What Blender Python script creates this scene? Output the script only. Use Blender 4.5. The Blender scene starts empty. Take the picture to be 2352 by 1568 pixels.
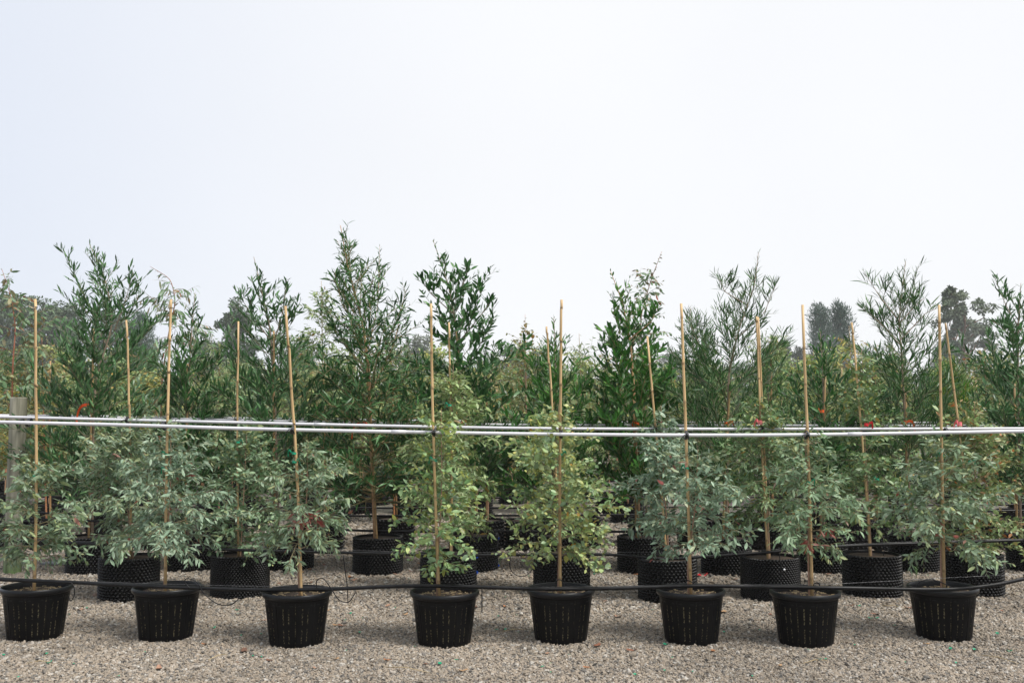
import bpy, math, random
import numpy as np
from mathutils import Vector, Matrix, noise

R = math.radians
rnd = random.Random(11)
npr = np.random.default_rng(11)
scene = bpy.context.scene
COL = scene.collection

# ------------------------------------------------------------------ camera, sky, sun, exposure
TOTAL = []
CAM_H = 1.40
FPX = 2287.0                      # focal length in pixels of a 2352 px wide picture (35 mm lens)
PITCH = math.atan(177.0 / FPX)
cd = bpy.data.cameras.new('camera')
cd.lens = 35.0
cd.sensor_width = 36.0
cd.clip_start = 0.05
cd.clip_end = 4000
cam = bpy.data.objects.new('camera', cd)
COL.objects.link(cam)
cam.location = (0, 0, CAM_H)
cam.rotation_euler = (R(90) + PITCH, 0, 0)
scene.camera = cam

SUN_EL, SUN_AZ = 60.0, 122.0       # azimuth clockwise from +Y (the view direction)
world = bpy.data.worlds.new("World")
scene.world = world
world.use_nodes = True
wn, wl = world.node_tree.nodes, world.node_tree.links
wn.clear()
w_out = wn.new('ShaderNodeOutputWorld')
w_bg = wn.new('ShaderNodeBackground')
w_bg.inputs['Strength'].default_value = 0.1
sky = wn.new('ShaderNodeTexSky')
sky.sky_type = 'NISHITA'
sky.sun_disc = False
sky.sun_elevation = R(SUN_EL)
sky.sun_rotation = R(SUN_AZ)
tc = wn.new('ShaderNodeTexCoord')
sep = wn.new('ShaderNodeSeparateXYZ')
wl.new(tc.outputs['Generated'], sep.inputs[0])
mr = wn.new('ShaderNodeMapRange')           # thin cloud: whiter toward the sun's side
mr.interpolation_type = 'SMOOTHSTEP'
mr.inputs['From Min'].default_value = -0.75
mr.inputs['From Max'].default_value = 0.05
wl.new(sep.outputs['X'], mr.inputs['Value'])
cmix = wn.new('ShaderNodeMix')
cmix.data_type = 'RGBA'
cmix.inputs['A'].default_value = (5.3, 5.75, 6.65, 1)
cmix.inputs['B'].default_value = (7.1, 7.15, 7.28, 1)
wl.new(mr.outputs['Result'], cmix.inputs['Factor'])
smix = wn.new('ShaderNodeMix')
smix.data_type = 'RGBA'
smix.inputs['Factor'].default_value = 0.93
wl.new(sky.outputs[0], smix.inputs['A'])
cn = wn.new('ShaderNodeTexNoise')               # barely visible veils of cloud
cn.inputs['Scale'].default_value = 1.6
cn.inputs['Detail'].default_value = 4
wl.new(tc.outputs['Generated'], cn.inputs['Vector'])
cv_ = wn.new('ShaderNodeMapRange')
cv_.inputs['From Min'].default_value = .3
cv_.inputs['From Max'].default_value = .7
cv_.inputs['To Min'].default_value = .965
cv_.inputs['To Max'].default_value = 1.02
wl.new(cn.outputs['Fac'], cv_.inputs['Value'])
cs_ = wn.new('ShaderNodeVectorMath')
cs_.operation = 'SCALE'
wl.new(cmix.outputs['Result'], cs_.inputs[0])
wl.new(cv_.outputs['Result'], cs_.inputs['Scale'])
wl.new(cs_.outputs[0], smix.inputs['B'])
wl.new(smix.outputs['Result'], w_bg.inputs['Color'])
wl.new(w_bg.outputs[0], w_out.inputs['Surface'])

sd = bpy.data.lights.new('sun', 'SUN')
sd.energy = 2.9  # thin high cloud: soft edged shadows
sd.angle = R(15)
sd.color = (1.0, 0.955, 0.89)
sun = bpy.data.objects.new('sun', sd)
COL.objects.link(sun)
sdir = Vector((math.sin(R(SUN_AZ)) * math.cos(R(SUN_EL)), math.cos(R(SUN_AZ)) * math.cos(R(SUN_EL)), math.sin(R(SUN_EL))))
sun.rotation_euler = sdir.to_track_quat('Z', 'Y').to_euler()

vs = scene.view_settings
vs.view_transform = 'Standard'
vs.look = 'None'
vs.exposure = 0.5
vs.gamma = 1.0
vs.use_curve_mapping = False
scene.cycles.max_bounces = 8
scene.cycles.diffuse_bounces = 3
scene.cycles.transparent_max_bounces = 8
scene.cycles.volume_bounces = 1

# ------------------------------------------------------------------ helpers: picture pixel (2352 wide) -> place in the yard
_c, _s = math.cos(PITCH), math.sin(PITCH)


def ray(px, py):
    u, v = (px - 1176.0) / FPX, (784.0 - py) / FPX
    return Vector((u, _c - v * _s, _s + v * _c))


def at(px, py, d):
    r = ray(px, py)
    return Vector((0, 0, CAM_H)) + r * (d / r.y)


def on_ground(px, py):
    r = ray(px, py)
    return Vector((0, 0, CAM_H)) + r * (-CAM_H / r.z)


def tag(o, label=None, cat=None, group=None, kind=None):
    if label: o['label'] = label
    if cat: o['category'] = cat
    if group: o['group'] = group
    if kind: o['kind'] = kind
    return o


def empty(name, loc, label, cat, group=None):
    o = bpy.data.objects.new(name, None)
    o.empty_display_size = 0.1
    COL.objects.link(o)
    o.location = loc
    return tag(o, label, cat, group)


def link_mesh(name, me, parent=None):
    o = bpy.data.objects.new(name, me)
    COL.objects.link(o)
    if parent is not None:
        o.parent = parent
    return o


class MB:
    """collects pieces of one mesh"""
    def __init__(self):
        self.v, self.f, self.c = [], [], []

    def add(self, vs_, fs, col=(1, 1, 1, 1)):
        n = len(self.v)
        self.v.extend(vs_)
        self.f.extend([tuple(i + n for i in f) for f in fs])
        self.c.extend([col] * len(vs_))

    def tube(self, pts, rad, sides=6, cap=True, cols=None):
        pts = [Vector(p) for p in pts]
        if not hasattr(rad, '__len__'):
            rad = [rad] * len(pts)
        n0 = len(self.v)
        up = Vector((0.31, 0.2, 0.93))
        for i, p in enumerate(pts):
            a = pts[max(i - 1, 0)]
            b = pts[min(i + 1, len(pts) - 1)]
            t = (b - a)
            if t.length < 1e-9: t = Vector((0, 0, 1))
            t.normalize()
            x = up.cross(t)
            if x.length < 1e-3:
                x = Vector((1, 0, 0)).cross(t)
            x.normalize()
            y = t.cross(x)
            up = y.cross(x) * -1 if False else up
            for k in range(sides):
                an = 2 * math.pi * k / sides
                q = p + (x * math.cos(an) + y * math.sin(an)) * rad[i]
                self.v.append((q.x, q.y, q.z))
                self.c.append(cols[i] if cols else (1, 1, 1, 1))
        for i in range(len(pts) - 1):
            for k in range(sides):
                a = n0 + i * sides + k
                b = n0 + i * sides + (k + 1) % sides
                self.f.append((a, b, b + sides, a + sides))
        if cap:
            self.f.append(tuple(n0 + k for k in range(sides))[::-1])
            m = n0 + (len(pts) - 1) * sides
            self.f.append(tuple(m + k for k in range(sides)))

    def lathe(self, prof, n=32, phase=0.0, center=(0, 0, 0)):
        n0 = len(self.v)
        for (r, z) in prof:
            for k in range(n):
                a = 2 * math.pi * k / n + phase
                self.v.append((center[0] + r * math.cos(a), center[1] + r * math.sin(a), center[2] + z))
                self.c.append((1, 1, 1, 1))
        for i in range(len(prof) - 1):
            for k in range(n):
                a = n0 + i * n + k
                b = n0 + i * n + (k + 1) % n
                self.f.append((a, b, b + n, a + n))

    def box(self, cx, cy, cz, sx, sy, sz, rot=0.0):
        m = Matrix.Rotation(rot, 3, 'Z')
        vs_ = []
        for dz in (-.5, .5):
            for dx, dy in ((-.5, -.5), (.5, -.5), (.5, .5), (-.5, .5)):
                q = m @ Vector((dx * sx, dy * sy, 0))
                vs_.append((cx + q.x, cy + q.y, cz + dz * sz))
        self.add(vs_, [(3, 2, 1, 0), (4, 5, 6, 7), (0, 1, 5, 4), (1, 2, 6, 5), (2, 3, 7, 6), (3, 0, 4, 7)])

    def mesh(self, name, mat, smooth=True):
        me = bpy.data.meshes.new(name)
        me.from_pydata(self.v, [], self.f)
        ca = me.color_attributes.new('Col', 'FLOAT_COLOR', 'POINT')
        ca.data.foreach_set('color', np.array(self.c, dtype=np.float32).ravel())
        me.materials.append(mat)
        if smooth:
            me.polygons.foreach_set('use_smooth', np.ones(len(me.polygons), dtype=bool))
        me.update()
        return me

    def build(self, name, mat, parent=None, smooth=True):
        return link_mesh(name, self.mesh(name, mat, smooth), parent)


# ------------------------------------------------------------------ materials
def new_mat(name):
    m = bpy.data.materials.new(name)
    m.use_nodes = True
    nt = m.node_tree
    nt.nodes.clear()
    out = nt.nodes.new('ShaderNodeOutputMaterial')
    b = nt.nodes.new('ShaderNodeBsdfPrincipled')
    nt.links.new(b.outputs[0], out.inputs['Surface'])
    return m, nt, b, out


def N(nt, t, **kw):
    n = nt.nodes.new(t)
    for k, v in kw.items():
        if k in n.inputs: n.inputs[k].default_value = v
        else: setattr(n, k, v)
    return n


def noisy(name, c1, c2, scale=20, rough=0.6, bump=0.0, bscale=60, spec=0.5, attr=False, stretch=None, lo=.35, hi=.65):
    m, nt, b, out = new_mat(name)
    L = nt.links
    tc_ = N(nt, 'ShaderNodeTexCoord')
    src = tc_.outputs['Object']
    if stretch:
        mp = N(nt, 'ShaderNodeMapping')
        mp.inputs['Scale'].default_value = stretch
        L.new(src, mp.inputs[0])
        src = mp.outputs[0]
    nz = N(nt, 'ShaderNodeTexNoise', Scale=scale, Detail=5.0, Roughness=0.6)
    L.new(src, nz.inputs['Vector'])
    cr = N(nt, 'ShaderNodeValToRGB')
    cr.color_ramp.elements[0].color = (*c1, 1)
    cr.color_ramp.elements[1].color = (*c2, 1)
    cr.color_ramp.elements[0].position = lo
    cr.color_ramp.elements[1].position = hi
    L.new(nz.outputs['Fac'], cr.inputs[0])
    colo = cr.outputs[0]
    if attr:
        a = N(nt, 'ShaderNodeAttribute', attribute_name='Col')
        mx = N(nt, 'ShaderNodeMix', data_type='RGBA', blend_type='MULTIPLY')
        mx.inputs['Factor'].default_value = 1
        L.new(colo, mx.inputs['A'])
        L.new(a.outputs['Color'], mx.inputs['B'])
        colo = mx.outputs['Result']
    L.new(colo, b.inputs['Base Color'])
    b.inputs['Roughness'].default_value = rough
    b.inputs['Specular IOR Level'].default_value = spec
    if bump:
        n2 = N(nt, 'ShaderNodeTexNoise', Scale=bscale, Detail=4.0)
        L.new(src, n2.inputs['Vector'])
        bp = N(nt, 'ShaderNodeBump', Strength=bump, Distance=0.004)
        L.new(n2.outputs['Fac'], bp.inputs['Height'])
        L.new(bp.outputs[0], b.inputs['Normal'])
    return m


def leaf_material(name, rough=0.42, transl=0.22, spec=0.5, under=.25, ribf=.35):
    m, nt, b, out = new_mat(name)
    L = nt.links
    a = N(nt, 'ShaderNodeAttribute', attribute_name='Col')
    geo = N(nt, 'ShaderNodeNewGeometry')
    nz = N(nt, 'ShaderNodeTexNoise', Scale=55.0, Detail=3.0)
    L.new(geo.outputs['Position'], nz.inputs['Vector'])
    mr_ = N(nt, 'ShaderNodeMapRange')
    mr_.inputs['From Min'].default_value = 0.3
    mr_.inputs['From Max'].default_value = 0.7
    mr_.inputs['To Min'].default_value = 0.8
    mr_.inputs['To Max'].default_value = 1.2
    L.new(nz.outputs['Fac'], mr_.inputs['Value'])
    mul = N(nt, 'ShaderNodeVectorMath', operation='SCALE')
    L.new(a.outputs['Color'], mul.inputs[0])
    L.new(mr_.outputs['Result'], mul.inputs['Scale'])
    # midrib a little paler than the blade, underside a little greyer
    rib = N(nt, 'ShaderNodeMapRange')
    rib.inputs['From Min'].default_value = 0.82
    rib.inputs['From Max'].default_value = 1.0
    rib.inputs['To Max'].default_value = ribf
    L.new(a.outputs['Alpha'], rib.inputs['Value'])
    mx = N(nt, 'ShaderNodeMix', data_type='RGBA')
    mx.inputs['B'].default_value = (0.30, 0.33, 0.18, 1)
    L.new(rib.outputs['Result'], mx.inputs['Factor'])
    L.new(mul.outputs[0], mx.inputs['A'])
    mb = N(nt, 'ShaderNodeMix', data_type='RGBA')
    mb.inputs['B'].default_value = (0.26, 0.32, 0.24, 1)
    fb = N(nt, 'ShaderNodeMath', operation='MULTIPLY')
    fb.inputs[1].default_value = under
    L.new(geo.outputs['Backfacing'], fb.inputs[0])
    L.new(fb.outputs[0], mb.inputs['Factor'])
    L.new(mx.outputs['Result'], mb.inputs['A'])
    L.new(mb.outputs['Result'], b.inputs['Base Color'])
    b.inputs['Roughness'].default_value = rough
    b.inputs['Specular IOR Level'].default_value = spec
    tr = N(nt, 'ShaderNodeBsdfTranslucent')
    L.new(mul.outputs[0], tr.inputs['Color'])
    ms = N(nt, 'ShaderNodeMixShader', Fac=transl)
    L.new(b.outputs[0], ms.inputs[1])
    L.new(tr.outputs[0], ms.inputs[2])
    L.new(ms.outputs[0], out.inputs['Surface'])
    return m


M = {}
M['leaf'] = leaf_material('leaf', 0.42, 0.24, 0.38)
M['wattle_leaf'] = leaf_material('wattle_leaf', 0.36, 0.22, 0.36, under=.08, ribf=.15)
M['far_leaf'] = leaf_material('far_leaf', 0.6, 0.2, 0.2)
M['bark'] = noisy('bark', (.10, .06, .035), (.26, .16, .09), 30, .75, .5, 90, attr=True, stretch=(1, 1, .3))
M['twig'] = noisy('twig', (.75, .75, .75), (1, 1, 1), 40, .6, attr=True)
M['bamboo'] = noisy('bamboo', (.66, .64, .60), (1.0, 1.0, 1.0), 26, .42, .15, 70, attr=True, stretch=(1, 1, .12))
M['bamboo'].node_tree.nodes['Principled BSDF'].inputs['Specular IOR Level'].default_value = .4
M['pot'] = noisy('black_pot_plastic', (.0022, .0024, .0028), (.0062, .006, .0058), 7, .46, .12, 45, spec=.16, lo=.4, hi=.8)
M['rim'] = noisy('black_pot_rim', (.004, .0046, .006), (.010, .0108, .012), 9, .36, .12, 45, spec=.32)
M['airpot'] = noisy('black_knobbed_plastic', (.002, .0021, .0024), (.0045, .0045, .005), 30, .36, 0, spec=.34)
M['hose'] = noisy('black_hose', (.003, .0034, .004), (.009, .0095, .011), 14, .42, .1, 80, spec=.28)
M['pvc'] = noisy('white_pipe', (.52, .53, .57), (.66, .66, .69), 2.2, .38, 0, spec=.5, lo=.25, hi=.6)
M['wire'] = noisy('galvanised_wire', (.12, .12, .13), (.3, .3, .31), 50, .35)
M['wire'].node_tree.nodes['Principled BSDF'].inputs['Metallic'].default_value = .7
M['tie'] = noisy('black_rubber', (.010, .011, .013), (.03, .033, .04), 60, .35)
M['soil'] = noisy('potting_mix', (.012, .009, .006), (.085, .055, .035), 85, .9, 1.0, 130)
M['root'] = noisy('root_ball', (.008, .007, .005), (.50, .43, .24), 150, .9, 0.5, 100, lo=.50, hi=.60, stretch=(1, 1, .55))
M['green_tape'] = noisy('green_tape', (.0, .20, .10), (.02, .34, .19), 20, .4)
M['orange_tape'] = noisy('orange_ribbon', (.72, .07, .012), (.95, .14, .03), 14, .45)
M['pink_tape'] = noisy('pink_ribbon', (.75, .12, .14), (.9, .25, .27), 14, .45)
M['red_tape'] = noisy('red_ribbon', (.65, .01, .02), (.8, .03, .04), 14, .4)
M['blue_clip'] = noisy('blue_clip', (.0, .07, .55), (.01, .12, .75), 14, .35)
M['white_plastic'] = noisy('white_plastic', (.6, .62, .65), (.75, .76, .8), 14, .4)
M['post'] = noisy('weathered_post', (.13, .128, .09), (.36, .345, .27), 7, .85, .6, 30, stretch=(2.2, 2.2, .16), attr=True)
M['slab'] = noisy('grey_slab', (.16, .17, .18), (.27, .28, .29), 12, .7, .2, 40)
M['straw'] = noisy('straw', (.30, .22, .11), (.5, .4, .24), 30, .7)
M['dry_leaf'] = noisy('dry_leaf', (.8, .8, .8), (1, 1, 1), 50, .65, attr=True)
M['stone'] = noisy('loose_stone', (.16, .10, .07), (.30, .22, .17), 14, .8, .4, 40)


# ------------------------------------------------------------------ ground sheet and gravel
def ground_material():
    m, nt, b, out = new_mat('gravel_bed')
    L = nt.links
    tc_ = N(nt, 'ShaderNodeTexCoord')
    vo = N(nt, 'ShaderNodeTexVoronoi', Scale=48.0)
    L.new(tc_.outputs['Object'], vo.inputs['Vector'])
    nz = N(nt, 'ShaderNodeTexNoise', Scale=0.7, Detail=5.0)
    L.new(tc_.outputs['Object'], nz.inputs['Vector'])
    cr = N(nt, 'ShaderNodeValToRGB')
    e = cr.color_ramp.elements
    e[0].position, e[0].color = 0.0, (.05, .045, .038, 1)
    e[1].position, e[1].color = 1.0, (.30, .265, .22, 1)
    sp = N(nt, 'ShaderNodeSeparateColor')
    L.new(vo.outputs['Color'], sp.inputs[0])
    L.new(sp.outputs[0], cr.inputs[0])
    mx = N(nt, 'ShaderNodeMix', data_type='RGBA', blend_type='MULTIPLY')
    mx.inputs['Factor'].default_value = .5
    L.new(cr.outputs[0], mx.inputs['A'])
    L.new(nz.outputs['Color'], mx.inputs['B'])
    L.new(mx.outputs['Result'], b.inputs['Base Color'])
    bp = N(nt, 'ShaderNodeBump', Strength=.8, Distance=.012, invert=True)
    L.new(vo.outputs['Distance'], bp.inputs['Height'])
    L.new(bp.outputs[0], b.inputs['Normal'])
    b.inputs['Roughness'].default_value = .9
    return m


def stone_material():
    m, nt, b, out = new_mat('gravel_stone')
    L = nt.links
    a = N(nt, 'ShaderNodeAttribute', attribute_name='tone', attribute_type='INSTANCER')
    cr = N(nt, 'ShaderNodeValToRGB')
    e = cr.color_ramp.elements
    e[0].position, e[0].color = 0.0, (.13, .122, .11, 1)
    e[1].position, e[1].color = 1.0, (.50, .475, .43, 1)
    for p, c in ((.14, (.20, .185, .165)), (.3, (.315, .262, .205)), (.5, (.37, .312, .247)), (.7, (.28, .247, .202)), (.8, (.36, .295, .225)), (.9, (.43, .39, .34))):
        x = e.new(p)
        x.color = (*c, 1)
    L.new(a.outputs['Fac'], cr.inputs[0])
    tc_ = N(nt, 'ShaderNodeTexCoord')
    nz = N(nt, 'ShaderNodeTexNoise', Scale=160.0, Detail=3.0)
    geo = N(nt, 'ShaderNodeNewGeometry')
    L.new(geo.outputs['Position'], nz.inputs['Vector'])
    mr_ = N(nt, 'ShaderNodeMapRange')
    mr_.inputs['To Min'].default_value = .62
    mr_.inputs['To Max'].default_value = 1.38
    L.new(nz.outputs['Fac'], mr_.inputs['Value'])
    # broad damp and dusty patches over the yard
    n2 = N(nt, 'ShaderNodeTexNoise', Scale=1.1, Detail=3.0)
    L.new(geo.outputs['Position'], n2.inputs['Vector'])
    m2 = N(nt, 'ShaderNodeMapRange')
    m2.inputs['From Min'].default_value = .35
    m2.inputs['From Max'].default_value = .65
    m2.inputs['To Min'].default_value = .70
    m2.inputs['To Max'].default_value = .96
    L.new(n2.outputs['Fac'], m2.inputs['Value'])
    mm = N(nt, 'ShaderNodeMath', operation='MULTIPLY')
    L.new(mr_.outputs['Result'], mm.inputs[0])
    L.new(m2.outputs['Result'], mm.inputs[1])
    sc = N(nt, 'ShaderNodeVectorMath', operation='SCALE')
    L.new(cr.outputs[0], sc.inputs[0])
    L.new(mm.outputs[0], sc.inputs['Scale'])
    L.new(sc.outputs[0], b.inputs['Base Color'])
    b.inputs['Roughness'].default_value = .75
    b.inputs['Specular IOR Level'].default_value = .3
    return m


M['bed'] = ground_material()
M['gravel'] = stone_material()

g = MB()
g.add([(-440, -100, 0), (440, -100, 0), (440, 580, 0), (-440, 580, 0)], [(0, 1, 2, 3)])
tag(g.build('ground', M['bed'], smooth=False), kind='structure')


def gravel_points():
    P, S = [], []
    def band(y0, y1, step, size):
        xs_max = 1176 / FPX * y1 + .95
        nx, ny = int(2 * xs_max / step), int((y1 - y0) / step)
        X, Y = np.meshgrid(np.linspace(-xs_max, xs_max, nx), np.linspace(y0, y1, ny))
        X = X.ravel() + npr.uniform(-.55, .55, X.size) * step
        Y = Y.ravel() + npr.uniform(-.55, .55, Y.size) * step
        keep = np.abs(X) < 1176 / FPX * Y + .9
        X, Y = X[keep], Y[keep]
        s = size * npr.lognormal(0, .24, X.size)
        Z = npr.uniform(-.25, .75, X.size) * s
        P.append(np.stack([X, Y, Z], 1))
        S.append(s)
    band(4.2, 7.4, .0120, .0084)
    band(7.4, 10.2, .0165, .0112)
    band(10.2, 14.5, .029, .020)
    return np.concatenate(P), np.concatenate(S)


def make_gravel():
    P, S = gravel_points()
    n = len(P)
    me = bpy.data.meshes.new('gravel')
    me.vertices.add(n)
    me.vertices.foreach_set('co', P.astype(np.float32).ravel())
    def attr(name, typ, arr, key):
        a = me.attributes.new(name, typ, 'POINT')
        a.data.foreach_set(key, arr.astype(np.float32).ravel())
    attr('rot', 'FLOAT_VECTOR', npr.uniform(-3.14, 3.14, (n, 3)) * np.array([.28, .28, 1]), 'vector')
    attr('size', 'FLOAT', S, 'value')
    attr('tone', 'FLOAT', npr.uniform(0, 1, n), 'value')
    ai = me.attributes.new('pick', 'INT', 'POINT')
    ai.data.foreach_set('value', npr.integers(0, 7, n).astype(np.int32))
    me.update()
    o = link_mesh('gravel', me)
    tag(o, 'crushed grey beige gravel covering the nursery yard', 'gravel', kind='stuff')
    nt = bpy.data.node_groups.new('gravel_scatter', 'GeometryNodeTree')
    nt.interface.new_socket('Geometry', in_out='INPUT', socket_type='NodeSocketGeometry')
    nt.interface.new_socket('Geometry', in_out='OUTPUT', socket_type='NodeSocketGeometry')
    gi = nt.nodes.new('NodeGroupInput')
    go = nt.nodes.new('NodeGroupOutput')
    L = nt.links
    g2i = nt.nodes.new('GeometryNodeGeometryToInstance')
    for k in range(7):
        ico = nt.nodes.new('GeometryNodeMeshIcoSphere')
        ico.inputs['Radius'].default_value = 1
        ico.inputs['Subdivisions'].default_value = 1 if k % 2 else 2
        sp = nt.nodes.new('GeometryNodeSetPosition')
        pos = nt.nodes.new('GeometryNodeInputPosition')
        ad = nt.nodes.new('ShaderNodeVectorMath')
        ad.operation = 'ADD'
        ad.inputs[1].default_value = (k * 7.3, k * 3.1, k * 5.7)
        L.new(pos.outputs[0], ad.inputs[0])
        vo = nt.nodes.new('ShaderNodeTexVoronoi')        # chipped facets
        vo.inputs['Scale'].default_value = .9
        L.new(ad.outputs[0], vo.inputs['Vector'])
        sub = nt.nodes.new('ShaderNodeVectorMath')
        sub.operation = 'SUBTRACT'
        sub.inputs[1].default_value = (.5, .5, .5)
        L.new(vo.outputs['Color'], sub.inputs[0])
        sc = nt.nodes.new('ShaderNodeVectorMath')
        sc.operation = 'SCALE'
        sc.inputs['Scale'].default_value = .75
        L.new(sub.outputs[0], sc.inputs[0])
        L.new(sc.outputs[0], sp.inputs['Offset'])
        tf = nt.nodes.new('GeometryNodeTransform')
        tf.inputs['Scale'].default_value = ((1.15, .8, .62), (.95, .95, .7), (1.3, .75, .55), (1.0, .85, .8), (1.2, .9, .5), (.9, .8, .75), (1.1, .7, .7))[k]
        L.new(ico.outputs['Mesh'], sp.inputs['Geometry'])
        L.new(sp.outputs[0], tf.inputs['Geometry'])
        L.new(tf.outputs[0], g2i.inputs[0])
    sm = nt.nodes.new('GeometryNodeSetMaterial')
    sm.inputs['Material'].default_value = M['gravel']
    L.new(g2i.outputs[0], sm.inputs['Geometry'])
    ssm = nt.nodes.new('GeometryNodeSetShadeSmooth')
    ssm.inputs['Shade Smooth'].default_value = False
    L.new(sm.outputs[0], ssm.inputs['Geometry'])
    iop = nt.nodes.new('GeometryNodeInstanceOnPoints')
    L.new(gi.outputs[0], iop.inputs['Points'])
    L.new(ssm.outputs[0], iop.inputs['Instance'])
    iop.inputs['Pick Instance'].default_value = True
    def named(nm, typ):
        a = nt.nodes.new('GeometryNodeInputNamedAttribute')
        a.data_type = typ
        a.inputs['Name'].default_value = nm
        return a.outputs[0]
    L.new(named('pick', 'INT'), iop.inputs['Instance Index'])
    L.new(named('rot', 'FLOAT_VECTOR'), iop.inputs['Rotation'])
    L.new(named('size', 'FLOAT'), iop.inputs['Scale'])
    L.new(iop.outputs[0], go.inputs[0])
    md = o.modifiers.new('scatter', 'NODES')
    md.node_group = nt
    return o


make_gravel()


# ------------------------------------------------------------------ leaves
# template: (along, across, lift) and the faces of one leaf
LT_V = np.array([(0, 0, 0), (.28, .42, .10), (.28, 0, 0), (.28, -.42, .10), (.62, .44, .10), (.62, 0, 0), (.62, -.44, .10), (1, 0, 0)])
LT_F = [(0, 2, 1), (0, 3, 2), (1, 2, 5, 4), (2, 3, 6, 5), (4, 5, 7), (5, 6, 7)]
LT_A = np.array([1, 0, 1, 0, 0, 1, 0, .6])
FT_V = np.array([(0, 0, 0), (.45, .5, .12), (1, 0, 0), (.45, -.5, .12)])
FT_F = [(0, 3, 2, 1)]
FT_A = np.array([0., 0, 0, 0])


def leaf_geometry(P, D, U, L, W, curl, template):
    V0 = template
    n, k = len(P), len(V0)
    S = np.cross(D, U)
    S /= np.linalg.norm(S, axis=1)[:, None] + 1e-9
    Nn = np.cross(S, D)
    a = V0[None, :, 0] * L[:, None]
    b = V0[None, :, 1] * W[:, None]
    c = V0[None, :, 2] * W[:, None] - curl[:, None] * (V0[None, :, 0] ** 2) * L[:, None]
    return (P[:, None, :] + a[..., None] * D[:, None, :] + b[..., None] * S[:, None, :] + c[..., None] * Nn[:, None, :]).reshape(n * k, 3)


def leaves_mesh(name, P, D, U, L, W, curl, C, mat, far=False):
    TV, TF, TA = (FT_V, FT_F, FT_A) if far else (LT_V, LT_F, LT_A)
    n, k = len(P), len(TV)
    V = leaf_geometry(P, D, U, L, W, curl, TV)
    me = bpy.data.meshes.new(name)
    me.vertices.add(n * k)
    me.vertices.foreach_set('co', V.astype(np.float32).ravel())
    flat = np.array([i for f in TF for i in f])
    lens = np.array([len(f) for f in TF])
    loops = (flat[None, :] + (np.arange(n) * k)[:, None]).ravel()
    me.loops.add(len(loops))
    me.loops.foreach_set('vertex_index', loops.astype(np.int32))
    tot = np.tile(lens, n)
    start = np.concatenate([[0], np.cumsum(tot)[:-1]])
    me.polygons.add(len(tot))
    me.polygons.foreach_set('loop_start', start.astype(np.int32))
    me.polygons.foreach_set('use_smooth', np.ones(len(tot), dtype=bool))
    ca = me.color_attributes.new('Col', 'FLOAT_COLOR', 'POINT')
    cc = np.ones((n, k, 4), dtype=np.float32)
    cc[:, :, :3] = C[:, None, :]
    cc[:, :, 3] = TA[None, :]
    ca.data.foreach_set('color', cc.ravel())
    me.materials.append(mat)
    me.update(calc_edges=True)
    me.validate()
    return me


# palettes: (list of blade colours, young tip colour, share of odd old leaves, odd colour)
PAL = {
    'grey':   ([(.150, .195, .150), (.185, .235, .190), (.115, .165, .115), (.22, .26, .225), (.14, .18, .11)], (.38, .38, .14), .02, (.33, .09, .07)),
    'bluegrey': ([(.135, .185, .155), (.18, .235, .205), (.11, .16, .125), (.22, .27, .24)], (.32, .33, .15), .02, (.36, .09, .08)),
    'roundgrey': ([(.135, .19, .13), (.165, .23, .165), (.105, .16, .10), (.19, .24, .175)], (.36, .34, .11), .02, (.40, .20, .12)),
    'green':  ([(.13, .20, .095), (.175, .25, .12), (.10, .17, .085), (.20, .25, .13), (.14, .20, .13)], (.46, .46, .10), .01, (.5, .35, .06)),
    'yellow': ([(.20, .255, .125), (.25, .29, .14), (.15, .21, .12), (.29, .31, .18), (.17, .22, .14)], (.50, .46, .12), .02, (.55, .30, .05)),
    'mid':    ([(.095, .15, .075), (.13, .19, .09), (.16, .21, .12)], (.42, .38, .09), .03, (.50, .30, .05)),
    'orange': ([(.13, .18, .085), (.17, .21, .10), (.20, .20, .09)], (.46, .23, .08), .09, (.45, .17, .06)),
    'tan':    ([(.26, .23, .10), (.22, .20, .11), (.17, .18, .09)], (.42, .30, .14), .1, (.45, .25, .08)),
    'gold':   ([(.24, .22, .08), (.30, .25, .08), (.17, .19, .09)], (.50, .36, .06), .1, (.5, .3, .05)),
    'pale':   ([(.19, .24, .115), (.23, .27, .13), (.15, .20, .095)], (.33, .32, .13), .03, (.4, .25, .08)),
    'hang':   ([(.12, .175, .115), (.15, .205, .14), (.09, .14, .085)], (.30, .16, .09), .05, (.35, .12, .06)),
    'wattle': ([(.036, .080, .034), (.050, .105, .042), (.028, .062, .028), (.066, .120, .055)], (.11, .24, .07), .0, (.2, .1, .05)),
    'wattle_grey': ([(.046, .086, .044), (.064, .115, .058), (.036, .068, .036), (.085, .135, .078)], (.12, .23, .09), .0, (.2, .1, .05)),
    'wattle_bright': ([(.045, .105, .028), (.065, .145, .036), (.035, .08, .028)], (.14, .30, .06), .0, (.2, .1, .05)),
    'wattle_narrow': ([(.042, .082, .036), (.060, .108, .046), (.032, .062, .030)], (.15, .23, .07), .0, (.2, .1, .05)),
    'wattle_lime': ([(.07, .14, .03), (.10, .18, .035), (.05, .10, .03)], (.38, .33, .05), .0, (.2, .1, .05)),
}
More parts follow.
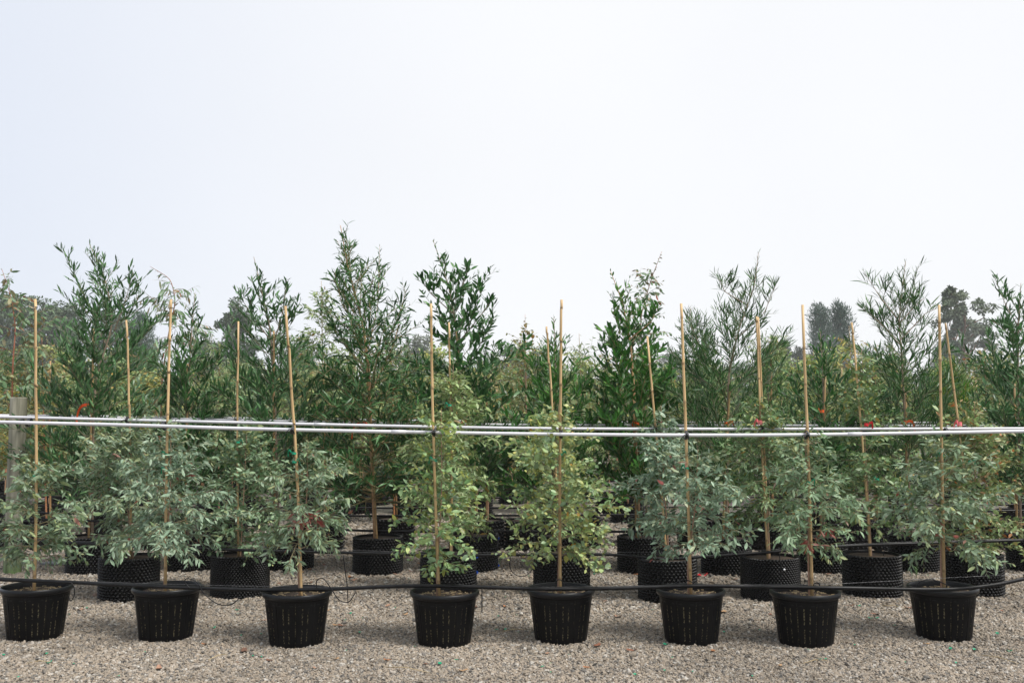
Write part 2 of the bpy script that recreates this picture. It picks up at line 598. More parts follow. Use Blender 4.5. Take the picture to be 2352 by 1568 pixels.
# leaf shapes: length, width, curl, spacing, hang (negative hangs down), fork angle
SHAPE = {
    'lance':  (.056, .0172, .12, .0150, -.34, 50),
    'lance_wide': (.057, .0210, .10, .0160, -.26, 52),
    'round':  (.048, .030, .06, .021, -.05, 55),
    'oval':   (.052, .026, .08, .020, -.10, 55),
    'hang':   (.095, .021, .18, .034, -.85, 40),
    'hang_oval': (.080, .032, .10, .034, -.75, 42),
    'disc':   (.045, .040, .04, .045, -.25, 55),
    'wattle': (.088, .0185, .12, .024, .42, 36),
    'wattle_oval': (.080, .0270, .10, .025, .36, 40),
    'narrow': (.100, .0105, .10, .019, .40, 34),
    'fern':   (.016, .0042, .0, .0055, .0, 68),
    'sickle': (.090, .0150, .42, .024, .20, 42),
}


def unit(v):
    return v / (np.linalg.norm(v) + 1e-9)


def grow(leader, crown, shape, pal, seed, hw, n_br, twig=.16, twig_gap=.04, el=(25, 55), bend=-.15, prof=None, stem_r=.009, stem_col=(.55, .35, .25),
         low=1.0, flat=1.0, leafscale=1.0):
    """leader: points of the stem in plant space; crown: (z low, z high) of the foliage; hw: half width in metres"""
    r = np.random.default_rng(seed)
    ln, wd, curl, gap, hang, fork = SHAPE[shape]
    cols, tipc, odd, oddc = PAL[pal]
    gain = np.array((1.0, 1.46, .92)) if 'wattle' in pal else np.array((1.42, 1.60, 1.26))
    cols = [np.array(c) * gain for c in cols]
    tipc = np.array(tipc) * 1.1
    leader = np.array([tuple(p) for p in leader], dtype=float)
    # smooth the leader
    t = np.linspace(0, 1, len(leader))
    tt = np.linspace(0, 1, 26)
    lead = np.stack([np.interp(tt, t, leader[:, i]) for i in range(3)], 1)
    for _ in range(2):
        lead[1:-1] = .25 * lead[:-2] + .5 * lead[1:-1] + .25 * lead[2:]
    stems = MB()
    k = len(lead)
    rads = [stem_r * (1 - .82 * i / (k - 1)) for i in range(k)]
    stems.tube(lead, rads, 7, cols=[(stem_col[0], stem_col[1], stem_col[2], 1)] * k)
    zs = lead[:, 2]
    z0, z1 = crown
    prof = prof or ([0, .2, .5, .75, 1], [.78, 1, .78, .42, .14])
    branches, LP = [], []

    def put_leaves(pts, start=0.0, spacing=gap, young=0.0, sc=1.0):
        seg = np.linalg.norm(np.diff(pts, axis=0), axis=1)
        tot = seg.sum()
        if tot <= 0: return
        cum = np.concatenate([[0], np.cumsum(seg)])
        s = start
        side = r.choice([-1, 1])
        ph = r.uniform(0, 6.28)
        while s < tot:
            p = np.array([np.interp(s, cum, pts[:, i]) for i in range(3)])
            j = min(np.searchsorted(cum, s), len(pts) - 1)
            d = unit(pts[j] - pts[j - 1])
            ref = unit(np.cross(d, [0.1, .2, 1]))
            ref2 = np.cross(d, ref)
            ph += 2.4
            side = -side
            a = math.radians(fork + r.normal(0, 14))
            sd_ = unit(ref * side + ref2 * math.sin(ph) * .9)
            D = unit(d * math.cos(a) + sd_ * math.sin(a) + np.array([0, 0, hang]) + r.normal(0, .16, 3))
            U = unit(np.array([0, 0, 1.]) * (.8 if abs(hang) < .5 else .2) + r.normal(0, .55, 3))
            rel = s / tot
            tip = rel > .78
            f = (1.05 - .5 * max(0, rel - .6) / .4) * r.uniform(.55, 1.22) * sc
            if r.random() < (.40 if tip else .03) + young * .30 + (.22 if pal in ('green', 'yellow') else 0):
                m_ = r.uniform(.3, .8)
                c = np.array(tipc) * m_ + np.array(cols[r.integers(len(cols))]) * (1 - m_)
            else:
                c = np.array(cols[r.integers(len(cols))])
            if r.random() < odd * .6: c = np.array(oddc)
            c = c * r.uniform(.68, 1.36)
            LP.append((p, D, U, ln * f * leafscale, wd * f * leafscale * r.uniform(.85, 1.12), curl * r.uniform(.2, 1.6) * (1 if r.random() < .8 else -1), c))
            s += spacing * r.uniform(.6, 1.4)

    for i in range(n_br):
        u = (i + r.uniform(0, .9)) / n_br
        zb = z0 + (u ** low) * (z1 - z0) * .93
        u = u ** low
        base = np.array([np.interp(zb, zs, lead[:, j]) for j in range(3)])
        phi = i * 2.399 + r.normal(0, .35)
        e = math.radians(el[0] + (el[1] - el[0]) * u + r.normal(0, 8))
        Lb = hw * np.interp(u, *prof) * r.uniform(.7, 1.15) / max(.45, math.cos(e))
        Lb = max(Lb, .05)
        d = np.array([math.cos(phi) * math.cos(e), math.sin(phi) * math.cos(e) * flat, math.sin(e)])
        n = 8
        pts = [base]
        for q in range(n):
            d = unit(d + np.array([0, 0, bend]) / n * 2 + r.normal(0, .07, 3))
            pts.append(pts[-1] + d * Lb / n)
        pts = np.array(pts)
        b = MB()
        br = stem_r * (.50 - .22 * u)
        cc = (stem_col[0] * .45 + .05, stem_col[1] * .5 + .07, stem_col[2] * .5 + .02, 1)
        b.tube(pts, [br * (1 - .75 * q / n) for q in range(n + 1)], 4, cap=False, cols=[cc] * (n + 1))
        yg = max(0.0, u - .5) * 2
        put_leaves(pts, Lb * .25, gap * 1.2, yg, 1 - .25 * yg)
        s = Lb * .16
        side = 1
        while s < Lb * .97:
            f = s / Lb * n
            j = min(int(f), n - 1)
            p = pts[j] + (pts[j + 1] - pts[j]) * (f - j)
            dd = unit(pts[j + 1] - pts[j])
            ref = unit(np.cross(dd, [0.05, .1, 1]))
            up = np.cross(ref, dd)
            side = -side
            an = math.radians(r.uniform(30, 60))
            roll = r.uniform(-1.5, 1.5)
            td = unit(dd * math.cos(an) + (ref * side * math.cos(roll) + up * math.sin(roll)) * math.sin(an) + np.array([0, 0, .12 + hang * .6]))
            tl = twig * (1 - .55 * max(0, u - .55) / .45 * (low > 1)) * r.uniform(.55, 1.15) * (1.05 - .45 * s / Lb) * min(1, Lb / hw + .25)
            tp = [p]
            for q in range(4):
                td = unit(td + np.array([0, 0, bend * .5]) / 4 + r.normal(0, .09, 3))
                tp.append(tp[-1] + td * tl / 4)
            tp = np.array(tp)
            b.tube(tp, [br * .45, br * .4, br * .33, br * .26, br * .15], 3, cap=False, cols=[cc] * 5)
            put_leaves(tp, tl * .12, gap * (1 + .35 * yg * (low > 1)), yg, 1 - .28 * yg * (low > 1))
            s += twig_gap * r.uniform(.65, 1.35) * (1 + 1.8 * max(0, u - .45) * (low > 1))
        branches.append(b)
    # leaves on the leading shoot itself
    top = lead[lead[:, 2] > z1 - (z1 - z0) * .3]
    if len(top) > 2:
        put_leaves(top, 0, gap * .9, .8, sc=.8)
    A = [np.array([x[i] for x in LP]) for i in range(7)]
    return stems, branches, A


def leaf_matrix(p, D, U):
    S = unit(np.cross(D, U))
    Nn = np.cross(S, D)
    return Matrix(((D[0], S[0], Nn[0], p[0]), (D[1], S[1], Nn[1], p[1]), (D[2], S[2], Nn[2], p[2]), (0, 0, 0, 1)))


def make_plant(root, g, leafmat, single=0, far=False, join_branches=False):
    """hangs trunk, branches and leaves under the empty ROOT (plant space = root space)"""
    stems, branches, A = g
    stems.build('trunk', M['twig'], root)
    if join_branches:
        b = MB()
        for x in branches:
            n = len(b.v)
            b.v.extend(x.v); b.c.extend(x.c)
            b.f.extend([tuple(i + n for i in f) for f in x.f])
        tag(b.build('branch', M['twig'], root), kind='stuff')
    else:
        for x in branches:
            x.build('branch', M['twig'], root)
    P, D, U, L, W, curl, C = A
    TOTAL.append((root.name, len(P)))
    keep = np.ones(len(P), dtype=bool)
    if single:
        order = np.argsort(P[:, 1] - L * 2.0)[:single]          # those nearest the path, which show largest
        keep[order] = False
        cols = C[order]
        groups = 8
        meshes = {}
        for i in order:
            q = int(abs(hash((round(float(C[i][0]), 2), round(float(C[i][1]), 2)))) % groups)
            key = (q, 0 if curl[i] > 0 else 1)
            if key not in meshes:
                one = lambda a: np.array([a], dtype=float)
                meshes[key] = leaves_mesh('leaf', np.zeros((1, 3)), one((1, 0, 0)), one((0, 0, 1)), one(1.0), one(W[i] / L[i]), one(float(curl[i])), C[i][None, :], leafmat)
            o = link_mesh('leaf', meshes[key], root)
            o.matrix_local = leaf_matrix(P[i], D[i], U[i]) @ Matrix.Diagonal((L[i], L[i], L[i], 1))
    me = leaves_mesh('foliage', P[keep], D[keep], U[keep], L[keep], W[keep], curl[keep], C[keep], leafmat, far)
    tag(link_mesh('foliage', me, root), kind='stuff')


def copy_tree(o, parent=None):
    c = o.copy()
    COL.objects.link(c)
    c.parent = parent
    for ch in list(o.children):
        copy_tree(ch, c)
    return c


# ------------------------------------------------------------------ pots
POT_H = .335


def slatted_pot_meshes():
    """tapered pot with fluted wall, pairs of slots in two tiers, rolled rim"""
    n_pan = 10
    offs = [-.5, -.465, -.42, -.178, -.118, 0.0, .118, .178, .42, .465]
    lvl = [0, .05, .11, .13, .27, .42, .50, .66, .82, .84, .93]
    H = POT_H - .03
    rb, rt = .162, .201
    w = MB()
    cols = n_pan * len(offs)
    vs_ = []
    for z in lvl:
        for p in range(n_pan):
            for q, o in enumerate(offs):
                a = 2 * math.pi * (p + o + .5) / n_pan
                r = rb + (rt - rb) * z
                if q == 0: r -= .011
                if q in (1, 9): r += .001
                if q == 5: r += .0012
                if z == 0: r -= .006
                vs_.append((r * math.cos(a), r * math.sin(a), z * H))
    fs = []
    for i in range(len(lvl) - 1):
        for c in range(cols):
            q = c % len(offs)
            if q in (3, 6) and (3 <= i <= 4 or 6 <= i <= 7):
                continue
            a = i * cols + c
            b = i * cols + (c + 1) % cols
            fs.append((a, b, b + cols, a + cols))
    w.add(vs_, fs)
    n0 = len(lvl) * cols
    # join up to the rim
    w.lathe([(rt - .004, .93 * H), (rt + .001, H * .97), (rt + .001, H)], 52)
    rim = MB()
    prof = [(.2015, H - .008), (.211, H - .004), (.2160, H + .002), (.2175, H + .013), (.2160, H + .024), (.2105, H + .0295), (.204, H + .028),
            (.2005, H + .020), (.199, H + .004), (.196, H - .04)]
    rim.lathe(prof, 64)
    rb_ = MB()
    rb_.lathe([(rb - .008, .004), (rb + (rt - rb) * .5 - .007, H * .5), (rt - .009, H * .93)], 40)
    so = MB()
    n, rings = 40, [0, .04, .08, .12, .16, .1955]
    zt = H - .012
    for i, rr in enumerate(rings):
        for k in range(n):
            a = 2 * math.pi * k / n
            z = zt + .012 * noise.noise(Vector((rr * math.cos(a) * 14, rr * math.sin(a) * 14, 3))) + .006 * noise.noise(Vector((rr * math.cos(a) * 50, rr * math.sin(a) * 50, 8)))
            so.v.append((rr * math.cos(a), rr * math.sin(a), z))
            so.c.append((1, 1, 1, 1))
    for i in range(len(rings) - 1):
        for k in range(n):
            a, b = i * n + k, i * n + (k + 1) % n
            so.f.append((a, b, b + n, a + n))
    return w.mesh('pot', M['pot'], True), rim.mesh('rim', M['rim'], True), rb_.mesh('root_ball', M['root'], True), so.mesh('soil', M['soil'], True)


def knobbed_pot_mesh(seed, r=.214, h=.33, n=42, m=13):
    rr = random.Random(seed)
    w = MB()
    w.lathe([(r - .002, 0), (r, h - .002)], n)
    w.lathe([(r, h - .002), (r - .001, h + .001), (r - .004, h + .001), (r - .005, h - .002)], n)
    w.lathe([(r - .005, h - .002), (r - .006, h - .05)], n)
    dz = h / m
    for j in range(m):
        for i in range(n):
            a = 2 * math.pi * (i + (.5 if j % 2 else 0)) / n
            zc = (j + .5) * dz
            er = Vector((math.cos(a), math.sin(a), 0))
            et = Vector((-math.sin(a), math.cos(a), 0))
            b0 = len(w.v)
            c0 = er * r + Vector((0, 0, zc))
            for ring, (rad, out) in enumerate(((.0140, -.001), (.0105, .009), (.0052, .0165))):
                for k in range(6):
                    t = 2 * math.pi * k / 6 + .5
                    q = c0 + et * rad * math.cos(t) + Vector((0, 0, rad * math.sin(t))) + er * out
                    w.v.append(tuple(q)); w.c.append((1, 1, 1, 1))
            for ring in range(2):
                for k in range(6):
                    x, y = b0 + ring * 6 + k, b0 + ring * 6 + (k + 1) % 6
                    w.f.append((x, y, y + 6, x + 6))
            w.f.append(tuple(b0 + 12 + k for k in range(6)))
    return w.mesh('pot', M['airpot'], True)


POT_A = slatted_pot_meshes()
POT_B = [knobbed_pot_mesh(1, n=44, m=15), knobbed_pot_mesh(2, .214, .33, 54, 20)]
POT_FAR = knobbed_pot_mesh(3, .214, .33, 26, 9)
_so = MB()
_so.lathe([(0.001, .312), (.08, .316), (.16, .310), (.210, .310)], 28)
SOIL_B = _so.mesh('soil', M['soil'])


def chips(parent, rr, z, rad, n, mat, name='bark_chip'):
    """a few shreds of bark lying on the potting mix, one mesh"""
    b = MB()
    for _ in range(n):
        a, q = rr.uniform(0, 6.28), rad * math.sqrt(rr.random())
        b.box(q * math.cos(a), q * math.sin(a), z + rr.uniform(0, .006), rr.uniform(.008, .03), rr.uniform(.003, .007), .003, rr.uniform(0, 3.1))
    tag(b.build(name, mat, parent, smooth=False), kind='stuff')


def add_slatted_pot(root, rot, rr):
    for nm, me in zip(('pot', 'rim', 'root_ball', 'soil'), POT_A):
        o = link_mesh(nm, me, root)
        o.rotation_euler.z = rot
        if nm == 'pot':
            body = o
    chips(root, rr, POT_H - .036, .18, 90, M['straw'])
    return body


def add_knobbed_pot(root, rot, var, clips=None, rivets=None):
    o = link_mesh('pot', POT_B[var % 2], root)
    o.rotation_euler.z = rot
    link_mesh('soil', SOIL_B, root)
    if clips is not None:
        for z in (.04, .165, .29):
            b = MB()
            a = clips
            c = Vector((math.cos(a), math.sin(a), 0)) * .229
            b.box(c.x, c.y, z, .013, .016, .022, a)
            b.box(c.x * 1.035, c.y * 1.035, z, .008, .008, .012, a)
            tag(b.build('clip', M['blue_clip'], root, smooth=False), 'blue clip on the seam of the pot')
    if rivets is not None:
        for z in (.10, .26):
            b = MB()
            a = rivets
            c = Vector((math.cos(a), math.sin(a), 0))
            b.tube([c * .226 + Vector((0, 0, z)), c * .235 + Vector((0, 0, z)), c * .238 + Vector((0, 0, z))], [.0085, .0085, .005], 10)
            tag(b.build('rivet', M['white_plastic'], root), 'round white rivet')


# ------------------------------------------------------------------ stakes, ribbons, ties
def bamboo(p0, p1, label, rad=.0098, group='bamboo stakes', seed=0, bow=.006, tint=(.66, .46, .235)):
    rr = random.Random(seed)
    p0, p1 = Vector(p0), Vector(p1)
    root = bpy.data.objects.new('bamboo_stake', None)
    d = p1 - p0
    Ln = d.length
    pts, rads, cols = [], [], []
    side = Vector((rr.uniform(-1, 1), rr.uniform(-1, 1), 0))
    nodes = []
    s = rr.uniform(.05, .2)
    while s < Ln - .03:
        nodes.append(s)
        s += rr.uniform(.2, .3)
    marks = [0]
    for q in nodes:
        marks += [q - .012, q - .004, q, q + .004, q + .014]
    marks.append(Ln)
    base = Vector(tint) * rr.uniform(.88, 1.12)
    for q in marks:
        t = q / Ln
        p = p0 + d * t + side * bow * math.sin(t * math.pi * (1 + .4 * rr.random()))
        pts.append(p - p0)
        on = any(abs(q - k) < .005 for k in nodes)
        rads.append(rad * (1.08 - .2 * t) * (1.16 if on else 1))
        f = .62 if on else 1.0
        f *= .86 + .14 * t
        cols.append((base.x * f, base.y * f * (.97 if on else 1), base.z * f, 1))
    b = MB()
    b.tube(pts, rads, 8, cols=cols)
    o = b.build('bamboo_stake', M['bamboo'])
    o.location = p0
    tag(o, label, 'stake', group)
    return o


def tie(p, axis, label, r=.020, seed=0, mat='tie', tail=True, group='black ties on the white rails', name='rubber_tie', cat='tie'):
    rr = random.Random(seed)
    b = MB()
    for k in range(3):
        pts = []
        tilt = rr.uniform(-.5, .5)
        for i in range(13):
            a = 2 * math.pi * i / 12
            pts.append(Vector((rr.uniform(-.001, .001) + (k - 1) * .006 + math.sin(a) * tilt * r * .6, math.cos(a) * r * 1.1, math.sin(a) * r)))
        b.tube(pts, .0042, 5, cap=False)
    b.tube([Vector((-.008, -r * 1.1, -.012)), Vector((0, -r * 1.35, 0)), Vector((.008, -r * 1.1, .014))], [.008, .011, .006], 6)
    if tail:
        a = rr.uniform(-.8, .8)
        b.tube([Vector((0, -r * 1.2, 0)), Vector((.02 * a - .012, -r * 1.7, .004)), Vector((-.035, -r * 1.5, -.012 + .02 * a)), Vector((-.045, -r * 1.3, -.035))], .0032, 5)
    o = b.build(name, M[mat])
    o.location = p
    return tag(o, label, cat, group)


def ribbon(name, p, mat, label, seed, length=.09, width=.022, group=None, ring=.014, cat='ribbon', ang=None):
    """tape wound round a stake with a loose curling end"""
    rr = random.Random(seed)
    b = MB()
    n = 12
    vs_ = []
    for i in range(n):
        a = 2 * math.pi * i / n
        for z in (-width / 2, width / 2):
            vs_.append((ring * math.cos(a), ring * math.sin(a), z + .003 * math.sin(a * 2)))
    b.add(vs_, [(2 * i, 2 * ((i + 1) % n), 2 * ((i + 1) % n) + 1, 2 * i + 1) for i in range(n)])
    az = rr.choice([-1, 1]) if ang is None else ang
    m = 9
    vs_ = []
    for i in range(m):
        t = i / (m - 1)
        x = az * (ring + length * .75 * math.sin(t * 1.5))
        z = .006 + .02 * math.sin(t * 3.0) - length * 1.0 * t * t
        y = -ring * .8 - .012 * math.sin(t * 4)
        tw = t * 1.3 + rr.uniform(-.1, .1)
        wv = Vector((math.sin(tw) * .45 * az, -math.sin(tw) * .6, math.cos(tw))) * width / 2
        vs_.append((x - wv.x, y - wv.y, z - wv.z))
        vs_.append((x + wv.x, y + wv.y, z + wv.z))
    b.add(vs_, [(2 * i, 2 * i + 2, 2 * i + 3, 2 * i + 1) for i in range(m - 1)])
    o = b.build(name, M[mat])
    o.location = p
    return tag(o, label, cat, group)


def smooth_curve(pts, n):
    pts = [Vector(p) for p in pts]
    out = []
    m = len(pts)
    for i in range(m - 1):
        p0, p1, p2, p3 = pts[max(i - 1, 0)], pts[i], pts[i + 1], pts[min(i + 2, m - 1)]
        for k in range(n):
            t = k / n
            out.append(.5 * ((2 * p1) + (-p0 + p2) * t + (2 * p0 - 5 * p1 + 4 * p2 - p3) * t * t + (-p0 + 3 * p1 - 3 * p2 + p3) * t ** 3))
    out.append(pts[-1])
    return out


def line_thing(name, pxs, d, rad, mat, label, cat, group=None, n=8, sides=10, ext=0.0):
    if not hasattr(d, '__len__'): d = [d] * len(pxs)
    pts = [at(x, y, dd) for (x, y), dd in zip(pxs, d)]
    if ext:
        pts = [pts[0] - Vector((ext, 0, 0))] + pts + [pts[-1] + Vector((ext, 0, 0))]
    cv = smooth_curve(pts, n)
    b = MB()
    b.tube(cv, rad, sides)
    o = b.build(name, M[mat])
    tag(o, label, cat, group)
    return o, cv


def interp_curve(cv, x):
    for a, b in zip(cv[:-1], cv[1:]):
        if a.x <= x <= b.x:
            return a + (b - a) * ((x - a.x) / (b.x - a.x + 1e-9))
    return cv[0] if x < cv[0].x else cv[-1]


# ------------------------------------------------------------------ white rails and black hoses
D1, D2, D3, D4, D5, D6 = 6.33, 7.86, 9.25, 10.8, 12.1, 13.5
rail_px = [
    ([(-60, 966), (0, 969), (300, 976), (600, 985), (1008, 993), (1290, 997), (1583, 999), (1855, 998), (2165, 993), (2352, 990), (2420, 989)], D1 + .03, 'nearest white pipe rail, tied to the stakes of the slatted pots', .0112),
    ([(-60, 956), (0, 957), (200, 962), (545, 970), (1000, 980), (1290, 984), (1583, 985), (1900, 985), (2352, 984), (2420, 984)], D2 + .03, 'second white pipe rail, just behind and above the nearest one', .0118),
    ([(-60, 953), (200, 958), (560, 965), (900, 972), (1300, 976), (1800, 977), (2352, 978), (2420, 978)], D3 + .03, 'third white pipe rail, running among the dark wattles', .0118),
    ([(-60, 952), (600, 961), (1300, 969), (1850, 970), (2352, 971), (2420, 972)], D4 + .03, 'farthest white pipe rail, mostly hidden by foliage', .0118),
]
RAILS = []
for pxs, d, lab, rad in rail_px:
    pts = [at(x, y, d) for x, y in pxs]
    pts = [pts[0] - Vector((1.6, 0, 0))] + pts + [pts[-1] + Vector((1.6, 0, 0))]
    cv = smooth_curve(pts, 6)
    root = empty('pipe_rail', cv[len(cv) // 2], lab, 'pipe', 'white pipe rails along the rows')
    off = cv[len(cv) // 2]
    b = MB()
    b.tube([p - off for p in cv], rad, 12)
    b.build('pipe', M['pvc'], root)
    for x in np.arange(cv[0].x + .8 + rad * 50, cv[-1].x, 2.9):      # pipe sockets
        q = interp_curve(cv, x)
        q2 = interp_curve(cv, x + .09)
        c = MB()
        c.tube([q - off, q2 - off], rad * 1.16, 12)
        c.build('coupling', M['pvc'], root)
    RAILS.append(cv)

hose_px = [
    ([(-60, 1327), (0, 1330), (170, 1337), (380, 1347), (600, 1354), (760, 1352), (900, 1346), (1010, 1345), (1180, 1350), (1290, 1352), (1430, 1350), (1585, 1345), (1750, 1347), (1950, 1350), (2170, 1353), (2280, 1343), (2352, 1329), (2420, 1318)], D1 - .05, 'black irrigation hose resting across the slatted front pots', .0120),
    ([(-60, 1236), (0, 1240), (200, 1248), (330, 1254), (600, 1264), (900, 1271), (1030, 1275), (1290, 1272), (1420, 1274), (1530, 1283), (1640, 1276), (1760, 1268), (1880, 1257), (2000, 1251), (2120, 1247), (2352, 1240), (2420, 1238)], D2 - .05, 'black irrigation hose over the second row of pots', .0115),
    ([(-60, 1188), (0, 1190), (500, 1204), (870, 1219), (1100, 1219), (1290, 1220), (1500, 1220), (1750, 1214), (2020, 1200), (2352, 1192), (2420, 1190)], D3 - .05, 'black irrigation hose along the pots under the dark wattles', .0115),
    ([(-60, 1176), (400, 1182), (850, 1184), (1200, 1183), (1700, 1180), (2352, 1172)], D4, 'black irrigation hose behind the wattles at the fourth row', .0115),
    ([(-60, 1160), (800, 1166), (1600, 1164), (2352, 1158)], D5 - .3, 'black irrigation hose at the fifth row of pots', .0115),
    ([(-60, 1140), (800, 1143), (1600, 1142), (2352, 1138)], D6 - .3, 'farthest black irrigation hose glimpsed between the stems', .0115),
]
HOSES = []
for pxs, d, lab, rad in hose_px:
    o, cv = line_thing('irrigation_hose', pxs, d, rad, 'hose', lab, 'hose', 'black hoses along the rows', ext=1.6)
    HOSES.append(cv)

line_thing('guide_wire', [(-40, 1323), (170, 1333), (400, 1341), (700, 1347), (1000, 1346), (1300, 1347), (1600, 1342), (1850, 1342), (2000, 1336), (2180, 1326), (2352, 1318), (2420, 1313)], D1 - .02, .0010, 'wire', 'thin galvanised wire stretched just above the front hose', 'wire', 'wires along the hoses', sides=4)
line_thing('guide_wire', [(-40, 1234), (200, 1243), (600, 1256), (1000, 1268), (1300, 1267), (1600, 1268), (1760, 1262), (2000, 1247), (2352, 1236)], D2 - .02, .0010, 'wire', 'thin galvanised wire above the hose of the second row', 'wire', 'wires along the hoses', sides=4)

drips = [
    ([(436, 1350), (424, 1336), (430, 1328), (452, 1336), (468, 1362), (500, 1386), (530, 1388), (552, 1370)], D1 - .10, 'thin black dripper tube looping down between the second and third slatted pots'),
    ([(150, 1336), (166, 1340), (171, 1362), (163, 1379), (156, 1366)], D1 - .10, 'thin black dripper tube hanging beside the leftmost slatted pot'),
    ([(728, 1352), (727, 1334), (742, 1328), (760, 1350), (778, 1376), (800, 1382), (816, 1360)], D1 - .10, 'thin black dripper tube looping off the rim of the third slatted pot'),
    ([(788, 1275), (794, 1320), (798, 1350), (799, 1384)], D1 + .75, 'thin black riser dropping from the second hose to the gravel'),
    ([(1020, 1352), (1020, 1336), (1032, 1331), (1052, 1338), (1066, 1346)], D1 - .03, 'thin black dripper tube arched into the slatted pot with the lime green gum'),
    ([(1107, 1350), (1107, 1380), (1107, 1406)], D1 - .06, 'short black spike hanging from the front hose beside the fourth pot'),
    ([(1172, 1278), (1172, 1305), (1188, 1321), (1208, 1321), (1224, 1304), (1230, 1280)], D2 - .1, 'thin black dripper tube drooping from the second hose behind the yellow gum'),
    ([(1276, 1352), (1278, 1334), (1288, 1331), (1297, 1345)], D1 - .03, 'thin black dripper tube arched into the pot of the yellow gum'),
    ([(1545, 1350), (1556, 1336), (1575, 1331), (1592, 1338), (1600, 1348)], D1 - .03, 'thin black dripper tube arched over the sixth slatted pot'),
    ([(1868, 1352), (1870, 1340), (1880, 1338), (1885, 1352)], D1 - .03, 'thin black dripper tube curled in the seventh slatted pot'),
    ([(2106, 1350), (2112, 1336), (2135, 1330), (2160, 1336), (2190, 1350)], D1 - .03, 'thin black dripper tube arched over the rightmost slatted pot'),
    ([(1155, 1219), (1150, 1240), (1142, 1262)], D3 - .1, 'thin black dripper tube hanging at the pot of the tall middle wattle'),
    ([(650, 1222), (655, 1205), (670, 1202), (684, 1216)], D3 - .1, 'thin black dripper tube arched at the third hose'),
    ([(1790, 1270), (1793, 1300), (1796, 1338)], D2 - .28, 'thin black riser standing by the white riveted pot'),
    ([(2010, 1298), (2018, 1322), (2024, 1342)], D1 + .1, 'thin black stub poking up from the front hose'),
    ([(2030, 1249), (2031, 1262), (2029, 1275)], D2 - .1, 'short thin black tube at the end bend of the second hose'),
]
for i, (pxs, d, lab) in enumerate(drips):
    line_thing('dripper_tube', pxs, d, .0034, 'hose', lab, 'tube', 'dripper tubes', n=6, sides=6)

# ------------------------------------------------------------------ front row: slatted pots
ORD = ['first', 'second', 'third', 'fourth', 'fifth', 'sixth', 'seventh', 'eighth', 'ninth', 'tenth', 'eleventh', 'twelfth', 'thirteenth', 'fourteenth', 'fifteenth', 'sixteenth']
# pot px, bottom py, stake base, stake top, crown (cx, top, bottom, half width), shape, palette, label, branches
front = [
    (83, 1475, (79, 1342), (82, 687), (75, 1050, 1310, 108), 'lance_wide', 'grey', 'open grey-green gum in the leftmost slatted black pot', 27),
    (383, 1476, (380, 1348), (391, 688), (388, 965, 1285, 118), 'lance', 'bluegrey', 'grey-leaved gum in the slatted pot second from the wooden post', 31),
    (682, 1490, (692, 1358), (659, 703), (705, 1010, 1285, 118), 'lance', 'grey', 'wide silvery gum with pink-red leaf clusters in the third slatted pot', 27),
    (1021, 1490, (1009, 1354), (988, 697), (1012, 935, 1318, 92), 'oval', 'green', 'narrow lime green gum in the fourth slatted pot', 30),
    (1288, 1482, (1287, 1357), (1289, 688), (1283, 925, 1305, 128), 'round', 'yellow', 'bushy yellow-green gum with rounded leaves in the fifth slatted pot', 34),
    (1587, 1485, (1587, 1354), (1565, 697), (1605, 1030, 1290, 125), 'lance_wide', 'bluegrey', 'bluish gum drooping low to one side in the sixth slatted pot', 22),
    (1850, 1490, (1865, 1358), (1844, 700), (1850, 990, 1285, 112), 'lance', 'roundgrey', 'grey-green gum with low red leaves in the seventh slatted pot', 27),
    (2166, 1476, (2169, 1356), (2157, 700), (2165, 985, 1280, 125), 'lance_wide', 'grey', 'full grey-green gum in the rightmost slatted pot', 31),
]
FRONT_STAKES = []
